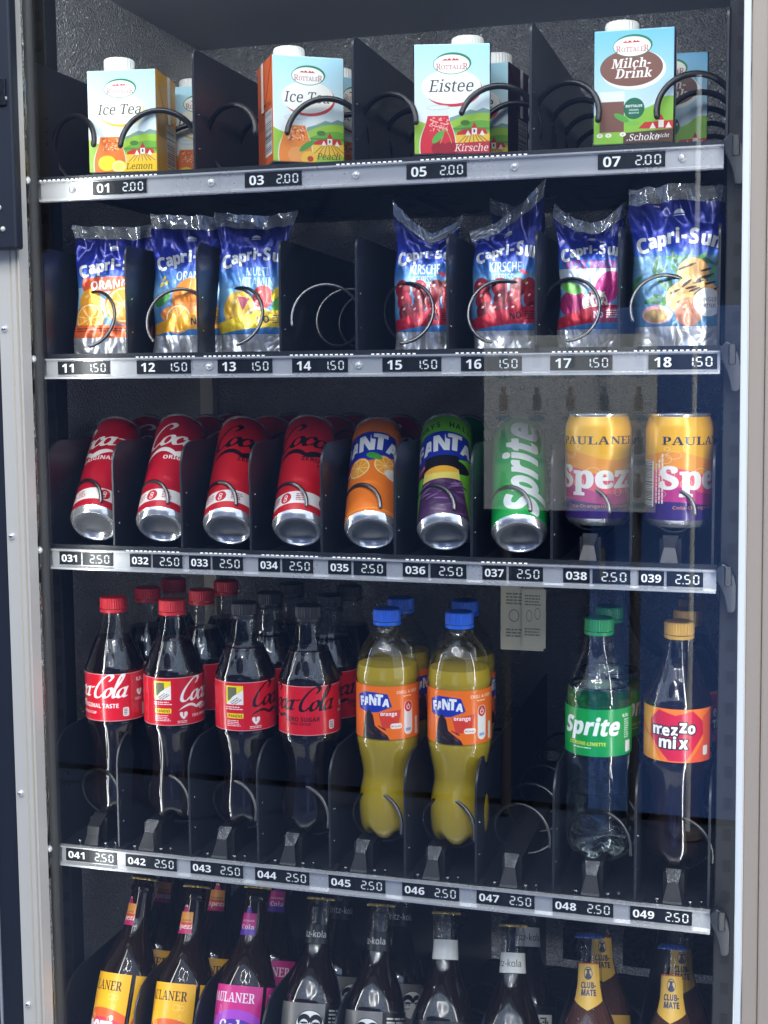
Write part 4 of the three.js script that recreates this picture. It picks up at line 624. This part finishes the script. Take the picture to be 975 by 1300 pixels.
const capGeo = ribbed(0.0172, 0.0145, 34, 0.0006), capRing = lathe([[0.0168, 0], [0.0174, 0.0006], [0.0174, 0.0036], [0.0168, 0.0042]], 48), neckRing = lathe([[0.0152, 0], [0.0182, 0.0008], [0.0182, 0.002], [0.0152, 0.003]], 40);
const capCol = { red: std([0.62, 0.02, 0.03], 0.35), black: std([0.02, 0.02, 0.022], 0.35), blue: std([0.02, 0.14, 0.75], 0.35), green: std([0.02, 0.3, 0.09], 0.35), gold: std([0.62, 0.36, 0.06], 0.35) };
const petShapes = {}; for (const k in PET) petShapes[k] = { shell: petGeo(PET[k], { waist: 10, contour: 12, straight: 12 }[k], { waist: 0.012, contour: 0.03, straight: 0.022 }[k]), liq: {} };
function petBottle(kind, label, x, z, spin, dy = 0) {
  const [form, liq, fill, cap] = { red: ['contour', 'cola', 0.232, 'red'], zero: ['contour', 'cola', 0.23, 'black'], orange: ['waist', 'orange', 0.216, 'blue'], lime: ['straight', 'clear', 0.205, 'green'], mix: ['contour', 'mix', 0.236, 'gold'] }[kind];
  const t = place(thing('plastic_bottle', label, 'plastic bottle', 'plastic bottles on the fourth tray'), [x, Y4 + 0.033 + dy, z], [0, rad(spin) - PI, 0]);
  const S = petShapes[form], lab = { waist: [0.1295, 0.195], contour: [0.1275, 0.189], straight: [0.1275, 0.183] }[form];
  const b = part(t, 'bottle_body', S.shell, petShell); part(b, 'neck_ring', neckRing, petShell, [0, 0.261, 0]);
  part(t, 'drink', S.liq[fill] ??= liquidGeo(PET[form], fill), liquids[liq]);
  part(t, 'wrap_label', S.lab ??= band(0.0391, 0.0391, lab[0], lab[1], 0, TAU, 72), petMat[kind]);
  part(t, 'screw_cap', capGeo, capCol[cap], [0, 0.2695, 0]); part(t, 'tamper_ring', capRing, capCol[cap], [0, 0.2645, 0]);
  return t;
}
const petSpots = [
  ['red', -0.356, -14, 2, 'red', 'red-capped cola bottle showing the end of its script, leftmost in the row', 'the leftmost cola bottle'], ['red', -0.272, 120, 2, 'red', 'red-capped cola bottle with a yellow sticker picture on its label', 'the red-capped bottle with the sticker'],
  ['zero', -0.172, 118, 2, 'zero', 'black-capped cola bottle with a yellow sticker picture on its label', 'the black-capped bottle with the sticker'], ['zero', -0.086, 2, 2, 'zero', 'black-capped cola bottle showing its whole black script', 'the black-capped bottle with the whole script'],
  ['orange', 0.016, 4, 1, 'orange', 'blue-capped yellow soda bottle beside the cola bottles', 'the left yellow soda bottle'], ['orange', 0.107, 4, 1, 'orange', 'blue-capped yellow soda bottle beside the empty lane', 'the right yellow soda bottle'],
  ['lime', 0.275, -6, 1, 'lime', 'green-capped clear soda bottle with a green label', 'the clear soda bottle'], ['mix', 0.367, 0, 2, 'mix', 'gold-capped dark soda bottle with a red and orange label', 'the gold-capped front bottle']];
petSpots.forEach(([k, x, spin, n, kb, label, lane], i) => {
  petBottle(k, label, x, -0.062, spin);
  for (let j = 0; j < n; j++) petBottle(kb, `shaded ${{ red: 'red', zero: 'black', orange: 'blue', lime: 'green', mix: 'gold' }[kb]}-capped bottle ${depthWord[j]} ${lane}`, x + [0.008, 0.004, 0.002, 0, -0.006, -0.012, 0.002, 0.004][i], -0.062 - 0.083 * (j + 1), spin + 50 * (j + 1) + 30);
});

// ---------- glass bottles ----------
const NECK = [[0.0005, 0.004], [0.026, 0.002], [0.03, 0.0], [0.0365, 0.004], [0.038, 0.01], [0.038, 0.07], [0.038, 0.126], [0.0372, 0.139], [0.0335, 0.154], [0.0265, 0.172], [0.0195, 0.19], [0.0163, 0.205], [0.0149, 0.226], [0.0142, 0.243], [0.0142, 0.2445], [0.0155, 0.246], [0.0155, 0.252], [0.0144, 0.254], [0.0136, 0.262]];
const glassGeo = lathe(smoothProfile(NECK, 90), 64);
const radiusAt = (y) => { for (let i = 4; i < NECK.length - 1; i++) if (y >= NECK[i][1] && y <= NECK[i + 1][1]) { const t = (y - NECK[i][1]) / (NECK[i + 1][1] - NECK[i][1]); return NECK[i][0] + t * (NECK[i + 1][0] - NECK[i][0]); } return 0.0345; };
function labelGeo(y0, y1, a0, a1, lowF, highF) {  // follows the glass; lower and upper edge may be shaped
  const n = 40, m = 10, pos = [], uv = [], idx = [];
  for (let j = 0; j <= m; j++) for (let i = 0; i <= n; i++) { const s = i / n, a = a0 + (a1 - a0) * s, lo = y0 + (lowF ? lowF(s) : 0), hi = y1 + (highF ? highF(s) : 0), y = lo + (hi - lo) * j / m, r = radiusAt(y) + 0.0005; pos.push(Math.sin(a) * r, y, Math.cos(a) * r); uv.push(s, (y - y0) / (y1 - y0)); }
  for (let j = 0; j < m; j++) for (let i = 0; i < n; i++) { const a = j * (n + 1) + i, b = a + n + 1; idx.push(a, a + 1, b, a + 1, b + 1, b); }
  const g = new THREE.BufferGeometry(); g.setAttribute('position', new THREE.Float32BufferAttribute(pos, 3)); g.setAttribute('uv', new THREE.Float32BufferAttribute(uv, 2)); g.setIndex(idx); g.computeVertexNormals(); return g;
}
function crownGeo() { const n = 84, rows = [[0.0172, 0], [0.0166, 0.0025], [0.0155, 0.0055], [0.0138, 0.0068], [0.008, 0.0073]], pos = [], idx = []; rows.forEach(([r, y], k) => { for (let i = 0; i <= n; i++) { const a = i / n * TAU, rr = r + (k === 0 ? 0.0009 : k === 1 ? 0.0006 : 0) * Math.cos(a * 21); pos.push(Math.sin(a) * rr, y, Math.cos(a) * rr); } }); for (let j = 0; j < rows.length - 1; j++) for (let i = 0; i < n; i++) { const a = j * (n + 1) + i, b = a + n + 1; idx.push(a, a + 1, b, a + 1, b + 1, b); } const c = pos.length / 3; pos.push(0, 0.0073, 0); for (let i = 0; i < n; i++) idx.push((rows.length - 1) * (n + 1) + i, (rows.length - 1) * (n + 1) + i + 1, c); const g = new THREE.BufferGeometry(); g.setAttribute('position', new THREE.Float32BufferAttribute(pos, 3)); g.setIndex(idx); g.computeVertexNormals(); return g; }
const crown = crownGeo(), crownRim = (() => { const n = 168, pos = [], idx = []; for (const [r, y, k] of [[0.0176, -0.0004, 0.001], [0.0178, 0.001, 0.001], [0.0172, 0.0024, 0.0007]]) for (let i = 0; i <= n; i++) { const a = i / n * TAU, rr = r + k * Math.cos(a * 21); pos.push(Math.sin(a) * rr, y, Math.cos(a) * rr); } for (let j = 0; j < 2; j++) for (let i = 0; i < n; i++) { const a = j * (n + 1) + i, b = a + n + 1; idx.push(a, a + 1, b, a + 1, b + 1, b); } const g = new THREE.BufferGeometry(); g.setAttribute('position', new THREE.Float32BufferAttribute(pos, 3)); g.setIndex(idx); g.computeVertexNormals(); return g; })();
const waves = (x, cols, w, h) => cols.forEach(([c, f], k) => { ell(x, w * 0.62, h * 1.25, w * 0.75 * (1 - k * 0.16), h * f, c); });
const gArt = {
  spezi: canvas(420, 320, (x) => { fillR(x, '#f2b41e', 0, 0, 420, 320); waves(x, [['#e2622c', 0.72], ['#d23a5a', 0.58], ['#a82a7a', 0.44]], 420, 320); for (let i = 0; i < 14; i++) ring(x, 60 + rnd() * 320, 90 + rnd() * 150, 6 + rnd() * 14, 6 + rnd() * 14, '#f6d46a', 3); T(x, 'PAULANER', 205, 62, 64, { font: 'serif', bold: true, fill: '#2a1c12', sx: 0.9 }); T(x, 'Spezi', 205, 260, 130, { font: 'serif', bold: true, fill: '#f2efe8', sx: 0.85, stroke: [['#f2efe8', 8]] }); }),
  speziBack: canvas(260, 320, (x) => { fillR(x, '#f2b41e', 0, 0, 260, 320); waves(x, [['#e2622c', 0.85], ['#d23a5a', 0.66], ['#b02a80', 0.5], ['#6a2a8a', 0.36]], 260, 320); T(x, 'PAULANER', 150, 60, 44, { font: 'serif', bold: true, fill: '#2a1c12', sx: 0.9 }); small(x, 30, 200, 200, 8, 11, '#f6e0c0'); }),
  berry: canvas(420, 320, (x) => { fillR(x, '#d42a86', 0, 0, 420, 320); waves(x, [['#b04ac8', 0.9], ['#5a2ea8', 0.76], ['#b84ad0', 0.6], ['#6e34b4', 0.46]], 420, 320); T(x, 'PAULANER', 205, 58, 64, { font: 'serif', bold: true, fill: '#f2e4ee', sx: 0.9 }); for (let i = 0; i < 10; i++) ring(x, 30 + rnd() * 120, 90 + rnd() * 180, 8 + rnd() * 12, 8 + rnd() * 12, '#e8a8d8', 3); T(x, 'Cola', 250, 200, 96, { font: 'serif', bold: true, fill: '#f2e4ee' }); small(x, 180, 250, 90, 2, 10, '#f2e4ee'); }),
  neckAmber: canvas(160, 200, (x) => { fillR(x, '#eca04a', 0, 0, 160, 200); fillR(x, '#d8443e', 0, 95, 160, 60); fillR(x, '#c2286a', 0, 150, 160, 50); T(x, 'PAULANER', 80, 78, 22, { font: 'serif', bold: true, fill: '#3a2414' }); T(x, 'Spezi', 84, 132, 62, { font: 'serif', bold: true, skew: 0.1, fill: '#f4efe6' }); }),
  neckBerry: canvas(160, 200, (x) => { fillR(x, '#c82a84', 0, 0, 160, 200); fillR(x, '#5a2ea0', 0, 130, 160, 70); T(x, 'PAULANER', 80, 70, 22, { font: 'serif', bold: true, fill: '#f2e4ee' }); T(x, 'Cola', 84, 125, 58, { font: 'serif', bold: true, fill: '#e8d4ec' }); }),
  kola: canvas(512, 320, (x) => { fillR(x, '#7c7a76', 0, 0, 512, 320); fillR(x, '#101012', 250, 0, 150, 320); small(x, 262, 20, 120, 20, 14, '#d0cec8'); x.translate(150 - 150 * 0.4, 80 - 150 * 0.55); x.scale(0.4, 0.55); x.translate(150, 0); ell(x, 150, 150, 98, 98, '#f0efea'); for (const s of [-1, 1]) { ell(x, 150 + s * 42, 118, 44, 40, '#141416', s * 0.4); ell(x, 150 + s * 40, 150, 32, 40, '#f0efea'); ell(x, 150 + s * 40, 136, 26, 7, '#141416'); ring(x, 150 + s * 40, 170, 14, 8, '#141416', 4, 0, 0, PI); for (const e of [-1, 1]) ell(x, 150 + s * 40 + e * 12, 150, 5, 4, '#141416'); } ring(x, 150, 150, 98, 98, '#141416', 4); }),
  kolaWhite: canvas(512, 320, (x) => { fillR(x, '#121214', 0, 0, 512, 320); ell(x, 150, 190, 110, 100, '#e9e8e2'); fillR(x, '#e4e2da', 60, 30, 190, 90); T(x, 'fritz', 125, 70, 46, { skew: 0.1, fill: '#222' }); for (let i = 0; i < 60; i++) fillR(x, '#333', 180 + (i % 8) * 7, 40 + Math.floor(i / 8) * 7, rnd() < 0.5 ? 6 : 0, 6); for (const s of [-1, 1]) { ell(x, 150 + s * 44, 190, 40, 46, '#141416'); ell(x, 150 + s * 42, 205, 28, 36, '#f0efea'); } small(x, 320, 20, 150, 20, 14, '#b8b6b0'); }),
  neckDark: canvas(512, 140, (x) => { fillR(x, '#0d0e10', 0, 0, 512, 140); for (const a of [170, 426]) T(x, 'fritz-kola', a, 70, 66, { fill: '#f0efea', sx: 0.8 }); }),
  neckWhite: canvas(512, 140, (x) => { fillR(x, '#e4e5df', 0, 0, 512, 140); fillR(x, '#b8b8b2', 150, 0, 2, 140); }),
  neckScript: canvas(512, 140, (x) => { fillR(x, '#e4e5df', 0, 0, 512, 140); for (const a of [170, 426]) T(x, 'fritz-kola', a, 74, 66, { fill: '#1c1c20', sx: 0.8 }); }),
  mateNeck: canvas(256, 320, (x) => { fillR(x, '#e2b64e', 0, 0, 256, 320); fillR(x, '#c2502a', 0, 0, 256, 8); ell(x, 128, 70, 44, 44, '#27345e'); ell(x, 128, 70, 38, 38, '#e8c878'); poly(x, [[96, 100], [110, 70], [146, 70], [160, 100], [128, 108]], '#27345e'); ell(x, 128, 60, 14, 16, '#27345e'); ell(x, 128, 46, 28, 6, '#27345e'); for (const a of [[128, 150, 'CLUB-'], [132, 200, 'MATE']]) T(x, a[2], a[0], a[1], 56, { bold: true, fill: '#27345e', sx: 0.95, stroke: [['#27345e', 3]] }); }),
  mateBody: canvas(420, 320, (x) => { fillR(x, '#d2a548', 0, 0, 420, 320); ell(x, 210, 150, 120, 120, '#27345e'); ell(x, 210, 150, 108, 108, '#e2c070'); poly(x, [[130, 240], [170, 150], [250, 150], [290, 240]], '#27345e'); ell(x, 210, 120, 36, 40, '#27345e'); ell(x, 210, 84, 80, 14, '#27345e'); T(x, 'CLUB-MATE', 210, 292, 56, { bold: true, fill: '#27345e' }); }),
};
const gm = {}; for (const k in gArt) gm[k] = glossy(gArt[k], 0.4, { clearcoat: 0.2, clearcoatRoughness: 0.3 });
gm.kola.metalness = 0.3;
const brownGlass = std([0.012, 0.006, 0.004], 0.06, 0, { ior: 1.52 }), clearGlass = new THREE.MeshPhysicalMaterial({ color: new THREE.Color().setRGB(0.94, 0.96, 0.95), roughness: 0.02, transmission: 1, thickness: 0, ior: 1.52 });
const kolaLiquid = std([0.009, 0.004, 0.003], 0.08), mateLiquid = std([0.085, 0.036, 0.028], 0.12);
const crownDark = std([0.02, 0.02, 0.022], 0.35, 0.3), crownGold = std([0.7, 0.52, 0.16], 0.3, 0.9), crownBlue = std([0.05, 0.11, 0.4], 0.3, 0.5);
const LG = { front: labelGeo(0.056, 0.138, -1.15, 1.15), back: labelGeo(0.056, 0.138, 1.3, 2.7), neckTag: labelGeo(0.2, 0.228, -0.75, 0.75, null, (s) => 0.009 * Math.exp(-Math.pow((s - 0.5) / 0.17, 4))), wrap: labelGeo(0.03, 0.133, -PI, PI), neckWrap: labelGeo(0.205, 0.229, -PI, PI), matePoint: labelGeo(0.176, 0.231, -0.95, 0.95, (s) => 0.012 * Math.abs(s - 0.5) * 2) };
const kolaFill = (() => { const q = smoothProfile(NECK, 90).filter(([, y]) => y < 0.206).map(([r, y]) => [Math.max(0.0005, r - 0.0012), y + 0.0012]); q.push([0.0005, 0.2075]); return lathe(q, 56); })();
function glassBottle(kind, label, bx, by, bz, tx, ty, tz, spin) {
  const t = thing('glass_bottle', label, 'glass bottle', 'glass bottles leaning on the bottom tray'); t.position.set(bx, by, bz);
  const dir = new THREE.Vector3(tx - bx, ty - by, tz - bz).normalize();
  t.quaternion.setFromUnitVectors(new THREE.Vector3(0, 1, 0), dir).multiply(new THREE.Quaternion().setFromAxisAngle(new THREE.Vector3(0, 1, 0), rad(spin)));
  const clear = kind !== 'spezi' && kind !== 'berry';
  part(t, 'bottle_body', glassGeo, clear ? clearGlass : brownGlass);
  if (clear) part(t, 'drink', kolaFill, kind === 'mate' ? mateLiquid : kolaLiquid);
  if (kind === 'spezi' || kind === 'berry') { part(t, 'front_label', LG.front, gm[kind]); part(t, 'back_label', LG.back, kind === 'spezi' ? gm.speziBack : gm.berry); part(t, 'neck_label', LG.neckTag, kind === 'spezi' ? gm.neckAmber : gm.neckBerry); }
  else if (kind === 'mate') { part(t, 'front_label', LG.front, gm.mateBody); part(t, 'neck_label', LG.matePoint, gm.mateNeck); }
  else { part(t, 'wrap_label', LG.wrap, kind === 'kola' ? gm.kola : gm.kolaWhite); part(t, 'neck_label', LG.neckWrap, { kola: gm.neckDark, plain: gm.neckWhite, script: gm.neckScript }[kind]); }
  const c = part(t, 'crown_cap', crown, kind === 'mate' ? crownBlue : crownDark, [0, 0.2605, 0]); part(c, 'crimped_rim', crownRim, kind === 'mate' ? crownBlue : crownGold);
  return t;
}
const gl = [
  ['spezi', -0.352, -0.350, -0.087, -34, 'brown glass bottle with orange label, leftmost on the bottom tray', 1, 30, 'leftmost brown bottle'], ['spezi', -0.264, -0.272, -0.09, -20, 'brown glass bottle with orange label, second from the left', 1, 24, 'second brown bottle'],
  ['berry', -0.176, -0.183, -0.082, -12, 'brown glass bottle with magenta and violet label', 1, 20, 'magenta bottle'], ['kola', -0.083, -0.094, -0.082, 48, 'dark cola bottle with grey label, beside the magenta bottle', 1, 40, 'left grey-label bottle'],
  ['kola', 0.003, -0.011, -0.082, 34, 'dark cola bottle with grey label, beside the white-necked bottle', 1, 50, 'right grey-label bottle'], ['plain', 0.094, 0.076, -0.083, 50, 'dark cola bottle with a blank white neck label', 0, 0, ''],
  ['script', 0.18, 0.163, -0.09, 40, 'dark cola bottle with a lettered white neck label', 1, 30, 'bottle with the lettered white neck'], ['mate', 0.276, 0.259, -0.094, 2, 'bottle with yellow pointed neck label, beside the white-necked ones', 1, 10, 'left yellow-necked bottle'], ['mate', 0.371, 0.361, -0.097, -2, 'bottle with yellow pointed neck label, rightmost on the bottom tray', 1, 10, 'rightmost yellow-necked bottle']];
gl.forEach(([k, bx, tx, ty, spin, label, n, ds, lane], i) => {
  const top = new THREE.Vector3(tx, ty + (i < 3 ? 0.007 : 0.001), -0.12), dir = new THREE.Vector3(tx - bx, 0.24, -0.107).normalize(), b = top.clone().addScaledVector(dir, -0.266);
  glassBottle(k, label, b.x, b.y, b.z, top.x, top.y, top.z, spin);
  for (let j = 0; j < n; j++) glassBottle(k, `glass bottle standing right behind the ${lane}`, b.x + 0.004, b.y, b.z - 0.082, top.x + 0.004, top.y, top.z - 0.082, spin + ds);
});
renderer.render(scene, camera);
